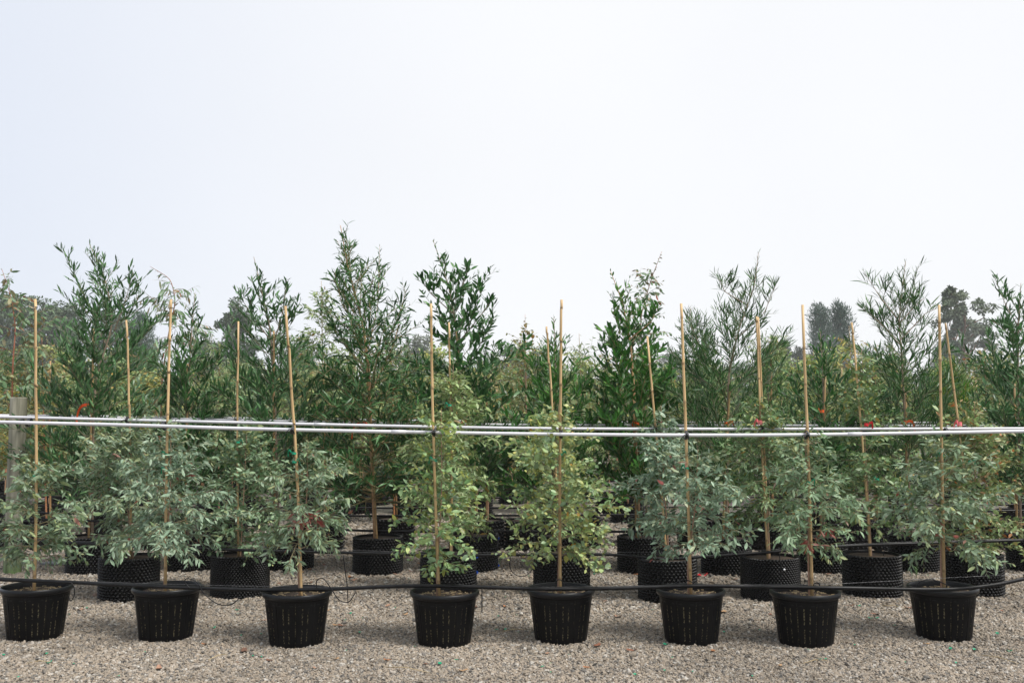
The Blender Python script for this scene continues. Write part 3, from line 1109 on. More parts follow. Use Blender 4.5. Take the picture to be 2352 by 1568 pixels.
for i, (ppx, bpy_, sb, st, (cx, ct, cb, hwp), shp, pal, lab, nb) in enumerate(front):
    c = on_ground(ppx, bpy_)
    yc = c.y + .155
    x = (ppx - 1176) / FPX * (yc * _c + (.2 - CAM_H) * _s)
    rr = random.Random(i)
    root = empty('potted_gum', (x, yc, -.006), lab, 'potted tree', 'gum saplings in slatted black pots in front')
    add_slatted_pot(root, rr.uniform(0, .5), rr)
    dsk = yc + .0
    pb = at(sb[0], sb[1], dsk)
    pb.z = POT_H - .06
    pt = at(st[0], st[1], dsk - .02)
    bamboo(pb, pt, f'bamboo stake tied to the rail in the {("leftmost", "second", "third", "fourth", "fifth", "sixth", "seventh", "rightmost")[i]} slatted pot', seed=i, bow=.011, group='bamboo stakes in the front pots', rad=.0094)
    FRONT_STAKES.append((pb, pt))
    o = Vector((x, yc, 0))
    zt, zb_ = at(cx, ct, dsk).z, at(cx, cb, dsk).z
    hw = hwp / FPX * yc
    xm = at(cx, (ct + cb) / 2, dsk).x - x
    s0 = Vector((pb.x - x - .012, .014, POT_H - .06))
    tdir = (pt - pb) / (pt.z - pb.z)
    leader = [s0, Vector((pb.x - x + tdir.x * (zb_ - s0.z) - .012, .014, zb_)), Vector((xm * .5 + (pb.x - x) * .5 + .01, .012, (zb_ + zt) / 2)), Vector((xm, .0, zt))]
    el = (8, 58)
    G = grow(leader, (zb_ + .07, zt - .03), shp, pal, 100 + i, hw * 1.12, int(nb * 1.3), twig=.15, twig_gap=.028, el=el, bend=-.34, stem_r=.0075, stem_col=(.42, .25, .17))
    if i in (2, 6):
        # a tuft of red leaves low down on these two
        P = G[2][0]
        zlo = np.quantile(P[:, 2], .12 if i == 6 else .38)
        sel = (np.abs(P[:, 2] - zlo) < .05) & (np.abs(P[:, 0] - (pb.x - x) - .03) < .085) & (P[:, 1] < .08)
        G[2][6][sel] = np.array((.42, .095, .085)) * npr.uniform(.7, 1.2, (sel.sum(), 1))
    A_ = G[2]
    zc = A_[0][:, 2] + A_[1][:, 2] * A_[3] * .5
    xc = A_[0][:, 0] + A_[1][:, 0] * A_[3] * .5
    sx_ = (pb.x - x) + (pt.x - pb.x) * (zc - pb.z) / (pt.z - pb.z)
    hit = (np.abs(xc - sx_ * (1 + 0 * xc)) < .026) & (A_[0][:, 1] < .02) & (npr.random(len(xc)) < .85)
    G = (G[0], G[1], [a[~hit] for a in A_])
    make_plant(root, G, M['leaf'], single=230)

# front rail ties, green tapes
where = ['leftmost', 'second', 'third', 'fourth', 'fifth', 'sixth', 'seventh', 'rightmost']
for i, (pb, pt) in enumerate(FRONT_STAKES):
    rp = RAILS[0]
    z = 1.3
    for _ in range(3):
        p = pb + (pt - pb) * ((z - pb.z) / (pt.z - pb.z))
        q = interp_curve(rp, p.x)
        z = q.z
    tie((p.x, (p.y + q.y) / 2 - .002, q.z), None, f'black rubber tie binding the {where[i]} front stake to the nearest rail', seed=i, r=.026)
tapes = [(0, 1092), (1, 1043), (1, 1080), (2, 1040), (3, 1056), (4, 1043), (5, 1074), (6, 1107), (7, 1045), (2, 1060)]
for k, (i, py) in enumerate(tapes):
    pb, pt = FRONT_STAKES[i]
    z = at(1176, py, pb.y).z
    p = pb + (pt - pb) * ((z - pb.z) / (pt.z - pb.z))
    up = 'upper' if k in (1, 3) else ('lower' if k in (2, 9) else 'single')
    ribbon('plant_tape', p, 'green_tape', f'{up} green tape holding the gum to the {where[i]} front stake', k, length=.03, width=.014, group='green tapes on the front stakes', ring=.0145, cat='tape')

# ------------------------------------------------------------------ second row: knobbed pots with gums
row2 = [
    (297, 1385, (300, 1275), (292, 735), (275, 985, 1262, 128), 'lance', 'grey', 'broad silvery gum in the blue-clipped knobbed pot near the wooden post', 34, 2.9, None),
    (552, 1378, (548, 1272), (546, 738), (565, 965, 1285, 98), 'oval', 'roundgrey', 'grey-green gum with oval leaves in the finely knobbed second-row pot', 30, None, None),
    (1030, 1371, (1035, 1275), (1033, 740), (1040, 835, 1225, 100), 'lance_wide', 'pale', 'tall pale gum behind the lime green one, in a knobbed pot', 32, 0.0, None),
    (1290, 1373, (1284, 1278), (1257, 750), (1230, 945, 1230, 95), 'oval', 'green', 'gum hidden behind the bushy yellow-green one, in a knobbed pot', 24, None, None),
    (1533, 1389, (1532, 1287), (1487, 772), (1520, 930, 1232, 88), 'lance_wide', 'bluegrey', 'blue-grey gum on a strongly leaning stake in a knobbed pot', 25, None, None),
    (1769, 1385, (1764, 1283), (1737, 727), (1748, 905, 1225, 100), 'lance', 'mid', 'gum with yellow upper shoots in the pot with white rivets', 32, None, -1.35),
    (2003, 1377, (1999, 1275), (1958, 740), (1985, 800, 1235, 95), 'oval', 'mid', 'green gum with golden tips between the seventh and rightmost slatted pots', 32, None, None),
    (2235, 1375, (2240, 1268), (2172, 742), (2245, 920, 1275, 108), 'oval', 'orange', 'gum with orange young leaves behind the rightmost slatted pot', 32, None, None),
]
for i, (ppx, bpy_, sb, st, (cx, ct, cb, hwp), shp, pal, lab, nb, clips, riv) in enumerate(row2):
    c = on_ground(ppx, bpy_)
    yc = c.y + .22
    x = (ppx - 1176) / FPX * (yc * _c + (.2 - CAM_H) * _s)
    root = empty('potted_gum', (x, yc, -.006), lab, 'potted tree', 'gum saplings in knobbed pots in the second row')
    add_knobbed_pot(root, .3 * i, 1 if i in (1, 5) else 0, clips, riv)
    pb = at(sb[0], sb[1], yc); pb.z = .27
    pt = at(st[0], st[1], yc)
    names2 = ['by the blue-clipped pot', 'in the finely knobbed pot', 'behind the lime green gum', 'just beside the tall middle stake', 'leaning over from the sixth slatted pot', 'in the white-riveted pot', 'in the pot between the last two slatted pots', 'leaning steeply behind the rightmost slatted pot']
    bamboo(pb, pt, f'second-row bamboo stake {names2[i]}', seed=20 + i, group='bamboo stakes in the second row', rad=.0088, bow=.012)
    if i == 5:
        bamboo(pb + Vector((.02, .02, 0)), pt + Vector((.022, .02, -.002)), 'thinner twin stake in the white-riveted pot', seed=60, group='bamboo stakes in the second row', rad=.0075)
    zt, zb_ = at(cx, ct, yc).z, at(cx, cb, yc).z
    hw = hwp / FPX * yc
    xm = at(cx, (ct + cb) / 2, yc).x - x
    leader = [Vector((pb.x - x + .012, .012, .27)), Vector((pb.x - x + .01, .012, zb_)), Vector((xm * .6 + (pb.x - x) * .4, .01, (zb_ + zt) / 2)), Vector((xm, 0, zt))]
    G = grow(leader, (zb_ + .07, zt - .03), shp, pal, 200 + i, hw * 1.15, int(nb * 1.45), twig=.16, twig_gap=.028, leafscale=1.08, el=(10, 60), bend=-.3, stem_r=.0085, stem_col=(.42, .27, .18))
    make_plant(root, G, M['leaf'])
    q = None
    z = 1.3
    for _ in range(3):
        p = pb + (pt - pb) * ((z - pb.z) / (pt.z - pb.z))
        q = interp_curve(RAILS[1], p.x)
        z = q.z
    tie((p.x, (p.y + q.y) / 2, q.z), None, f'black tie on the second rail, stake {names2[i]}', seed=40 + i, r=.024, group='black ties on the second rail')
for k, (ppx, py, i) in enumerate([(547, 1015, 'of the oval-leaved gum'), (1033, 930, 'of the tall pale gum'), (1518, 1048, 'that leans over the sixth slatted pot'), (2015, 1100, 'between the last two slatted pots'), (2228, 1060, 'behind the rightmost pot')]):
    p = at(ppx, py, D2 - .04)
    ribbon('plant_tape', p, 'green_tape', f'green tape on the second-row stake {i}', 30 + k, length=.03, width=.014, group='green tapes in the second row', ring=.0145, cat='tape')

# ------------------------------------------------------------------ third row: tall dark wattles
row3 = [
    (212, 1322, [(212, 1240), (214, 950), (222, 860), (260, 745), (246, 650), (205, 560)], 128, 800, 'wattle', 'wattle_grey', 'tall dark wattle with a crooked top, nearest the wooden post', 52),
    (437, 1316, [(432, 1240), (431, 950), (437, 800), (448, 672)], 92, 800, 'wattle', 'wattle', 'dark upright wattle between the first two tall ones', 42),
    (665, 1314, [(640, 1240), (632, 950), (622, 760), (600, 665), (583, 590)], 122, 800, 'wattle', 'wattle_grey', 'tall wattle with an open forked top beside the paired stakes', 50),
    (868, 1324, [(862, 1240), (850, 950), (848, 840), (828, 720), (800, 620), (782, 518)], 128, 780, 'sickle', 'wattle', 'tallest wattle, curly leaved, with a tan forked trunk', 60),
    (1088, 1317, [(1085, 1240), (1062, 950), (1056, 800), (1032, 660), (995, 552)], 120, 780, 'wattle_oval', 'wattle', 'tall wattle with broad leaves behind the pale gum', 44),
    (1283, 1318, [(1280, 1240), (1278, 900), (1272, 728)], 100, 860, 'wattle', 'wattle_bright', 'shorter fresh green wattle behind the middle stake', 40),
    (1475, 1322, [(1470, 1240), (1460, 950), (1450, 800), (1432, 700), (1402, 622)], 94, 800, 'wattle_oval', 'wattle_bright', 'columnar bright green wattle with oval leaves', 50),
    (1668, 1325, [(1668, 1240), (1672, 950), (1674, 850), (1700, 745), (1733, 660), (1742, 580)], 118, 800, 'narrow', 'wattle_narrow', 'narrow-leaved wattle leaning at its top', 48),
    (1888, 1320, [(1892, 1240), (1893, 950), (1890, 850), (1884, 762)], 105, 860, 'wattle', 'wattle', 'low dark wattle in front of the twin pines', 40),
    (2100, 1318, [(2095, 1240), (2078, 950), (2070, 800), (2064, 740), (2080, 600)], 118, 780, 'narrow', 'wattle_narrow', 'feathery narrow-leaved wattle with spreading upper branches', 50),
    (2372, 1318, [(2345, 1240), (2340, 950), (2338, 760), (2345, 650)], 112, 800, 'wattle', 'wattle_grey', 'dark wattle cut off by the picture edge', 46),
]
# strong side shoots: picture pixel and depth offset
SHOOTS = {
    0: [[(262, 760, 0), (285, 700, -.05), (306, 625, -.05)], [(250, 800, 0), (200, 720, .05), (165, 665, .05)]],
    2: [[(626, 800, 0), (648, 720, -.05), (660, 640, -.08)], [(620, 780, 0), (570, 710, .05), (538, 660, .08)]],
    3: [[(846, 800, 0), (868, 700, 0), (872, 565, -.03)], [(852, 900, 0), (905, 790, -.05), (925, 700, -.05)], [(835, 760, 0), (785, 700, .05), (768, 620, .05)]],
    4: [[(1050, 790, 0), (1100, 730, -.08), (1135, 682, -.1)], [(1040, 720, 0), (985, 670, .05), (962, 630, .05)], [(1036, 700, 0), (1065, 650, 0), (1076, 612, 0)]],
    6: [[(1445, 780, 0), (1495, 740, -.05), (1512, 705, -.05)]],
    7: [[(1690, 780, 0), (1755, 720, -.05), (1788, 640, -.05)], [(1672, 900, 0), (1610, 800, .05), (1572, 712, .05)], [(1715, 700, 0), (1665, 670, .05), (1652, 640, .05)]],
    9: [[(2068, 740, 0), (2020, 680, .05), (1982, 620, .08)], [(2066, 790, 0), (2010, 730, -.05), (1968, 700, -.08)], [(2070, 780, 0), (2125, 720, 0), (2170, 700, .0)], [(2068, 740, 0), (2105, 700, .04), (2128, 680, .04)]],
    10: [[(2345, 760, 0), (2310, 700, .05), (2285, 638, .05)], [(2342, 800, 0), (2300, 750, -.05), (2278, 735, -.08)]],
}
RIB_GAPS = {0: [((205, 942), .09)], 3: [((834, 985), .08), ((858, 1060), .12), ((860, 1130), .12)], 8: [((1880, 950), .06)], 9: [((2080, 975), .07)]}
NEAR = [(212, 'crooked-topped wattle'), (437, 'upright dark wattle'), (640, 'open forked wattle'), (855, 'tallest wattle'), (1065, 'broad-leaved wattle'), (1278, 'fresh green wattle'),
        (1462, 'columnar bright green wattle'), (1675, 'leaning narrow-leaved wattle'), (1890, 'low dark wattle'), (2082, 'feathery wattle'), (2345, 'cut-off wattle')]


def near_name(x, d):
    px = 1176 + x / d * FPX
    return min(NEAR, key=lambda t: abs(t[0] - px))[1]


wp = ([0, .2, .5, .66, .80, .93, 1], [.95, 1.08, 1.0, .66, .42, .22, .10])
for i, (ppx, bpy_, lead, hwp, midy, shp, pal, lab, nb) in enumerate(row3):
    c = on_ground(ppx, bpy_)
    yc = c.y + .22
    x = (ppx - 1176) / FPX * (yc * _c + (.2 - CAM_H) * _s)
    root = empty('potted_wattle', (x, yc, 0), lab, 'potted tree', 'dark wattles in knobbed pots in the third row')
    add_knobbed_pot(root, .4 * i, 0, (2.95 if i == 1 else (.1 if i == 4 else None)), (-1.3 if i == 2 else None))
    pts = [at(a, b, yc) - Vector((x, yc, 0)) for a, b in lead]
    pts[0].z = .27
    dens = pts
    zt = pts[-1].z
    zb_ = at(1176, 1165, yc).z
    hw = hwp / FPX * yc
    stemc = (.60, .36, .20) if i in (3, 6) else (.36, .27, .20)
    vr = random.Random(40 + i)
    ea, eb = vr.uniform(8, 24), vr.uniform(48, 68)
    G = grow(dens, (zb_ + .05, zt - .04), shp, pal, 300 + i, hw * 1.2, int(nb * (1.35 if i != 3 else 1.5)), twig=vr.uniform(.23, .29), twig_gap=.050, el=(ea, eb), bend=vr.uniform(.0, .24), leafscale=1.2 if i != 3 else 1.25, low=1.6, prof=wp, stem_r=.017 if i == 3 else .0135, stem_col=stemc)
    for sh in SHOOTS.get(i, []):
        sp_ = [at(a, b, yc + dy) - Vector((x, yc, 0)) for a, b, dy in sh]
        E = grow(sp_, (sp_[0].z + .1, sp_[-1].z - .03), shp, pal, 340 + len(G[1]), .115, 7, twig=.08, twig_gap=.06, el=(35, 60), bend=.1, leafscale=1.15,
                 prof=([0, .5, 1], [1.1, .9, .3]), stem_r=.006, stem_col=stemc)
        G[1].append(E[0]); G[1].extend(E[1])
        G = (G[0], G[1], [np.concatenate([p_, q_]) for p_, q_ in zip(G[2], E[2])])
    for (rx, ry), ln_ in RIB_GAPS.get(i, []):          # the leaves are parted where a ribbon hangs out
        q_ = at(rx, ry, yc) - Vector((x, yc, 0))
        A_ = G[2]
        mid = A_[0] + A_[1] * A_[3][:, None] * .5
        hit = (np.abs(mid[:, 0] - q_.x) < .075) & (np.abs(mid[:, 2] - q_.z) < ln_) & (mid[:, 1] < .04)
        G = (G[0], G[1], [a[~hit] for a in A_])
    make_plant(root, G, M['wattle_leaf'])
    if i == 3:
        F = grow(dens, (zb_ + .25, zt - .1), 'fern', 'wattle_bright', 350, hw * .8, 22, twig=.10, twig_gap=.045, el=(14, 58), bend=-.2, low=1.3, prof=wp, stem_r=.006, stem_col=(.2, .3, .12))
        P_, D_, U_, L_, W_, c_, C_ = F[2]
        tag(link_mesh('feathery_foliage', leaves_mesh('feathery_foliage', P_, D_, U_, L_, W_, c_, C_, M['wattle_leaf'], far=True), root), kind='stuff')
        for x_ in F[1]: x_.build('branch', M['twig'], root)
    # stake standing beside the trunk
    sx = lead[0][0] - 8 if i != 3 else 866
    top = {0: (215, 755), 1: (431, 835), 2: (628, 760), 3: (838, 762), 4: (1048, 750), 5: (1275, 860), 6: (1452, 830), 7: (1676, 880), 8: (1896, 865), 9: (2080, 900), 10: (2330, 880)}[i]
    pb = at(sx, 1240, yc - .03); pb.z = .28
    bamboo(pb, at(top[0], top[1], yc - .03), 'third-row bamboo stake beside the trunk of the ' + lab.split(',')[0].replace('tall ', 'tall ', 1)[:48].rsplit(' ', 1)[0] if False else f'third-row bamboo stake, {ORD[i]} along from the wooden post', seed=80 + i, group='bamboo stakes in the third row', rad=.0105, tint=(.52, .34, .16))

ribs = [
    ((213, 932), 'orange_tape', 'long orange ribbon dangling from the stake nearest the wooden post', .16, -1),
    ((842, 972), 'orange_tape', 'orange ribbon hanging at the rail under the tallest wattle', .15, -1),
    ((1062, 972), 'orange_tape', 'orange ribbon band on the trunk behind the lime green gum', .03, 1),
    ((1463, 973), 'orange_tape', 'short orange ribbon under the columnar bright green wattle', .03, -1),
    ((1668, 972), 'orange_tape', 'orange ribbon on the narrow-leaved leaning wattle', .07, 1),
    ((1888, 944), 'orange_tape', 'bright orange ribbon flying above the rail near the seventh stake', .07, -1),
    ((2076, 970), 'orange_tape', 'orange ribbon with a loose end under the feathery wattle', .10, 1),
]
for k, ((px_, py_), mt, lab, ln, an) in enumerate(ribs):
    ribbon('marking_ribbon', at(px_, py_, D3 - .1), mt, lab, 50 + k, length=ln, width=.026, group='orange marking ribbons', ring=.02, ang=an)
ribbon('marking_ribbon', at(1746, 970, D2 - .03), 'pink_tape', 'pink ribbon at the second rail on the white-riveted pot stake', 70, length=.04, width=.03, ring=.018, ang=-1)
ribbon('marking_ribbon', at(2204, 973, D2 - .03), 'pink_tape', 'pink ribbon knotted on the steeply leaning stake', 71, length=.04, width=.03, ring=.018, ang=-1)
ribbon('marking_ribbon', at(1990, 975, D2 - .03), 'red_tape', 'small red ribbon behind the golden-tipped gum', 72, length=.04, width=.022, ring=.016, ang=1)

# ------------------------------------------------------------------ fourth row: mixed gums seen between the wattles
row4 = [
    (22, [(24, 1250), (28, 850), (36, 750), (25, 680), (4, 618)], 100, 'hang_oval', 'hang', 'red-stemmed gum with arching open top behind the wooden post', 18, 1.25, (.45, .17, .10), -.25),
    (108, [(105, 1250), (100, 950), (96, 775)], 80, 'oval', 'tan', 'thin rusty-leaved gum behind the leftmost stake', 26, 1.0, (.55, .25, .12), -.2),
    (375, [(372, 1250), (368, 900), (386, 770), (404, 690), (392, 640), (345, 612)], 88, 'hang', 'hang', 'weeping gum with drooping leaves arching over the second stake', 26, 1.15, (.36, .17, .10), -.5),
    (500, [(502, 1250), (500, 950), (505, 790)], 80, 'lance', 'pale', 'small pale gum behind the upright dark wattle', 26, 1.0, (.5, .3, .2), -.2),
    (742, [(745, 1250), (742, 900), (738, 645)], 72, 'lance', 'pale', 'tall pale olive gum crowded against the tallest wattle', 42, 1.15, (.5, .35, .2), -.25),
    (905, [(905, 1250), (904, 950), (902, 770)], 80, 'lance_wide', 'mid', 'gum with a reddish trunk behind the tallest wattle', 24, 1.1, (.58, .25, .10), -.2),
    (1112, [(1120, 1250), (1125, 950), (1130, 810)], 75, 'hang', 'tan', 'olive brown weeping gum under the broad-leaved wattle', 24, .8, (.5, .3, .2), -.4),
    (1208, [(1212, 1250), (1208, 900), (1206, 722)], 52, 'disc', 'tan', 'wispy gum with round coin-like tan leaves', 22, 1.0, (.45, .25, .18), -.1),
    (1335, [(1338, 1250), (1336, 920), (1330, 765)], 72, 'hang', 'pale', 'willowy fine-leaved gum between the middle wattles', 30, .7, (.45, .33, .2), -.45),
    (1490, [(1486, 1250), (1478, 850), (1470, 730), (1496, 640), (1520, 578)], 62, 'hang_oval', 'hang', 'gum with heart-shaped leaves topping the columnar wattle', 26, .95, (.4, .22, .14), -.3),
    (1605, [(1605, 1250), (1600, 900), (1585, 705)], 66, 'narrow', 'wattle_narrow', 'small dark narrow-leaved wattle beside the sixth front stake', 34, .9, (.36, .27, .2), .1),
    (1770, [(1768, 1250), (1765, 920), (1770, 800)], 70, 'narrow', 'wattle', 'low dark wattle beside the twin stakes', 34, .9, (.36, .27, .2), .1),
    (1958, [(1962, 1250), (1958, 900), (1950, 748)], 62, 'hang', 'gold', 'golden hanging-leaved gum beside the twin pines', 30, .75, (.5, .33, .15), -.5),
    (2010, [(2010, 1250), (2008, 950), (2015, 790)], 60, 'hang_oval', 'mid', 'grey-green drooping gum beside the feathery wattle', 26, .8, (.45, .3, .2), -.4),
    (2185, [(2188, 1250), (2184, 950), (2178, 838)], 74, 'narrow', 'wattle_lime', 'lime green wattle with yellow tips between the last two stakes', 46, .95, (.4, .35, .2), .12),
    (2268, [(2268, 1250), (2266, 950), (2262, 800)], 66, 'oval', 'orange', 'rusty young gum in front of the far gum tree', 26, 1.0, (.5, .25, .15), -.1),
]
for i, (ppx, lead, hwp, shp, pal, lab, nb, lsc, stc, bend) in enumerate(row4):
    yc = D4 + rnd.uniform(-.1, .15)
    x = at(ppx, 1250, yc).x
    root = empty('potted_gum' if 'wattle' not in pal else 'potted_wattle', (x, yc, 0), lab, 'potted tree', 'mixed saplings in the fourth row')
    o = link_mesh('pot', POT_FAR, root); o.rotation_euler.z = i
    link_mesh('soil', SOIL_B, root)
    pts = [at(a, b, yc) - Vector((x, yc, 0)) for a, b in lead]
    pts[0].z = .27
    hw = hwp / FPX * yc
    zt = pts[-1].z
    G = grow(pts, (.75, zt - .03), shp, pal, 400 + i, hw * 1.15, int(nb * 1.5), twig=.2, twig_gap=.055, el=(20, 50), bend=bend, stem_r=.011, stem_col=stc, leafscale=lsc,
             prof=([0, .3, .6, .85, 1], [.8, 1, .85, .5, .2]))
    make_plant(root, G, M['leaf'] if 'wattle' not in pal else M['wattle_leaf'], join_branches=True)
    if i in (1, 4, 5, 6, 9, 11, 13):
        pb = at(ppx + 6, 1245, yc); pb.z = .28
        bamboo(pb, at(ppx + rnd.uniform(-8, 8), rnd.uniform(800, 862), yc), 'fourth-row bamboo stake inside the ' + ' '.join(lab.split()[:5]), seed=120 + i, group='bamboo stakes in the fourth row', rad=.0105, tint=(.55, .33, .16))

# ------------------------------------------------------------------ rows beyond: copies of seven kinds
kinds = [
    ('lance', 'pale', 'pale olive', 1.3), ('oval', 'mid', 'plain green', 1.3), ('oval', 'orange', 'rusty-tipped', 1.3), ('lance_wide', 'grey', 'silvery', 1.35),
    ('hang', 'tan', 'straw-coloured weeping', 1.0), ('wattle', 'wattle', 'dark', 1.2), ('lance_wide', 'gold', 'golden', 1.25), ('round', 'yellow', 'yellow-green', 1.35),
]
protos = []
for k, (shp, pal, word, lsc) in enumerate(kinds):
    root = empty('potted_sapling', (0, 0, 0), f'{word} sapling standing in the rows behind the wattles', 'potted tree', f'{word} saplings in the back rows')
    o = link_mesh('pot', POT_FAR, root)
    h = 2.35 + .1 * (k % 3)
    G = grow([(0, 0, .27), (.01, 0, 1.0), (.03, 0, 1.7), (rnd.uniform(-.08, .08), 0, h)], (.7, h - .03), shp, pal, 500 + k, .48, 46, twig=.22, twig_gap=.06,
             el=(20, 55), bend=-.2 if 'wattle' not in pal else .1, stem_r=.012, stem_col=(.5, .3, .18), leafscale=lsc, prof=([0, .3, .6, .85, 1], [.8, 1, .85, .5, .2]))
    make_plant(root, G, M['far_leaf'], far=True, join_branches=True)
    protos.append((root, word))
used = set()
rows_back = [(D5, .95), (D6, .95), (15.0, 1.0), (16.6, 1.05), (18.3, 1.1), (20.2, 1.2), (22.4, 1.3), (25.0, 1.4), (28.5, 1.55), (33.0, 1.8), (39.0, 2.1)]
for ri, (d, gap) in enumerate(rows_back):
    half = 1176 / FPX * d + .5
    x = -half + rnd.uniform(0, gap)
    while x < half:
        k = rnd.choice([0, 0, 1, 1, 1, 2, 3, 3, 4, 5, 5, 6, 7, 7])
        if d < 16 and rnd.random() < .12:
            x += gap
            continue
        root, word = protos[k]
        if k in used:
            o = copy_tree(root)
        else:
            o = root
            used.add(k)
        o.location = (x + rnd.uniform(-.15, .15), d + rnd.uniform(-.15, .15), 0)
        o.rotation_euler.z = rnd.uniform(0, 6.28)
        s = rnd.uniform(.9, 1.12)
        o.scale = (s, s, rnd.uniform(.80, .93) if d < 15.5 else s * rnd.uniform(.88, 1.08))
        o['label'] = f'{word} sapling in the {ORD[ri + 4]} row, behind the {near_name(o.location.x, d)}'
        o['group'] = f'{word} saplings in the {ORD[ri + 4]} row'
        x += gap * rnd.uniform(.85, 1.15)
for k, (root, word) in enumerate(protos):
    if k not in used:
        for ch in list(root.children): bpy.data.objects.remove(ch)
        bpy.data.objects.remove(root)
far_stakes = [(238, 1200, 1040), (152, 905, 830), (430, 900, 870), (1100, 1000, 838), (1118, 1000, 845), (1143, 1000, 855), (1378, 1000, 870), (1826, 900, 862), (1795, 900, 868), (1928, 920, 842), (1908, 900, 850), (2056, 930, 830), (2240, 930, 860), (700, 960, 900)]
proto_stake = None
for k, (px_, pyb, pyt) in enumerate(far_stakes):
    d = 13.6 + (k % 4) * 1.6
    p = at(px_, 900, d)
    zt = at(px_, pyt, d).z
    b = MB()
    if proto_stake is None:
        b.tube([(0, 0, .3), (0.01, 0, 1.2), (0.0, 0, 2.2)], .011, 6, cols=[(.55, .38, .2, 1)] * 3)
        proto_stake = b.build('bamboo_stake', M['bamboo'])
        tag(proto_stake, 'distant bamboo stake top showing among the back rows', 'stake', 'bamboo stakes far back')
        o = proto_stake
    else:
        o = proto_stake.copy()
        COL.objects.link(o)
    o['label'] = f'distant bamboo stake top showing behind the {near_name(p.x, d)}'
    o.location = (p.x, d, 0)
    o.scale = (1, 1, zt / 2.2)
    o.rotation_euler = (0, R(rnd.uniform(-1.5, 1.5)), 0)

# ------------------------------------------------------------------ distant trees
def far_tree(name, px_, top, wpx, d, kind, seed, label, group='trees beyond the nursery', base=0.0):
    r = np.random.default_rng(seed)
    d *= 2.1
    p = at(px_, top, d)
    h = p.z
    w = wpx / FPX * d / 2
    root = empty(name, (p.x, d, base), label, 'tree', group)
    b = MB()
    bend = r.normal(0, .04, 2) * h
    lead = [np.array([bend[0] * t, bend[1] * t, h * .93 * t]) for t in np.linspace(0, 1, 7)]
    tr = h * .018
    bark = (.9, .85, .8, 1) if kind == 'gum' else (.55, .45, .38, 1)
    b.tube(lead, [tr * (1 - .85 * t) for t in np.linspace(0, 1, 7)], 7, cols=[bark] * 7)
    b.build('trunk', M['bark'], root)
    limb = MB()
    cl = []                      # clump centre, radius
    if kind == 'pine':
        nl = 34
        for i in range(nl):
            u = .22 + .76 * (i + .5) / nl
            L_ = w * (1.0 if u < .6 else (1.15 - (u - .6) / .4 * .75)) * r.uniform(.6, 1.05)
            ph = i * 2.4
            a = np.array([bend[0] * u, bend[1] * u, h * u])
            e = a + np.array([math.cos(ph) * L_, math.sin(ph) * L_, L_ * .45])
            limb.tube([a, (a + e) / 2 - [0, 0, .05 * L_], e], [tr * .35, tr * .25, tr * .1], 4, cap=False)
            for t in (.5, .78, 1.0):
                cl.append((a + (e - a) * t + [0, 0, .03 * h], h * .055 * r.uniform(.7, 1.2), 1.35))
    else:
        nl = {'gum': 15, 'round': 24, 'bush': 26}[kind]
        u0 = {'gum': .35, 'round': .25, 'bush': .12}[kind]
        for i in range(nl):
            u = u0 + (.97 - u0) * (i + r.random()) / nl
            wid = w * (math.sin(math.pi * min(1, max(.12, (u - u0 + .12) / (1.12 - u0)))) ** .6)
            L_ = wid * r.uniform(.5, 1.0)
            ph = i * 2.4 + r.normal(0, .3)
            a = np.array([bend[0] * u, bend[1] * u, h * max(u - .12, .1)])
            e = np.array([bend[0] + math.cos(ph) * L_, bend[1] + math.sin(ph) * L_, h * min(u + .04, .97)])
            m_ = (a + e) / 2 + r.normal(0, .03, 3) * h
            limb.tube([a, m_, e], [tr * .4, tr * .28, tr * .12], 4, cap=False, cols=[bark] * 3)
            for q in range(5 if kind != 'gum' else 4):
                cl.append((e + r.normal(0, 1, 3) * [w * .2, w * .2, h * .045], (w * .26 if kind != 'gum' else w * .2) * r.uniform(.6, 1.15), .62))
            if kind != 'gum':
                cl.append((m_, w * .3, .8))
    limb.build('limb', M['bark'], root)
    n_per = {'pine': 90, 'gum': 110, 'round': 95, 'bush': 90}[kind]
    C0 = {'pine': [(.025, .070, .045), (.045, .10, .06)], 'gum': [(.11, .145, .085), (.16, .19, .12), (.08, .11, .065)], 'round': [(.045, .08, .035), (.07, .115, .05)], 'bush': [(.06, .09, .04), (.09, .11, .055)]}[kind]
    P, D, U, L_, W_, C = [], [], [], [], [], []
    for c, rad, fl in cl:
        v = r.normal(0, 1, (n_per, 3))
        v /= np.linalg.norm(v, axis=1)[:, None]
        q = v * (rad * r.uniform(.25, 1.05, (n_per, 1)) ** .7) * [1, 1, fl]
        P.append(c + q)
        dd = v * .6 + r.normal(0, .5, (n_per, 3)) + ([0, 0, .9] if kind == 'pine' else [0, 0, -.15])
        D.append(dd / np.linalg.norm(dd, axis=1)[:, None])
        uu = v + r.normal(0, .5, (n_per, 3)) + [0, 0, .3]
        U.append(uu / np.linalg.norm(uu, axis=1)[:, None])
        ll = (h * .026 if kind != 'pine' else h * .034) * r.uniform(.6, 1.3, n_per)
        L_.append(ll)
        W_.append(ll * (.5 if kind != 'pine' else .16))
        base_c = np.array(C0[r.integers(len(C0))])
        C.append(base_c[None, :] * r.uniform(.75, 1.3, (n_per, 1)))
    P, D, U, C = map(np.concatenate, (P, D, U, C))
    L_, W_ = np.concatenate(L_), np.concatenate(W_)
    me = leaves_mesh('crown', P, D, U, L_, W_, np.zeros(len(P)), C, M['far_leaf'], far=True)
    tag(link_mesh('crown', me, root), kind='stuff')
    return root


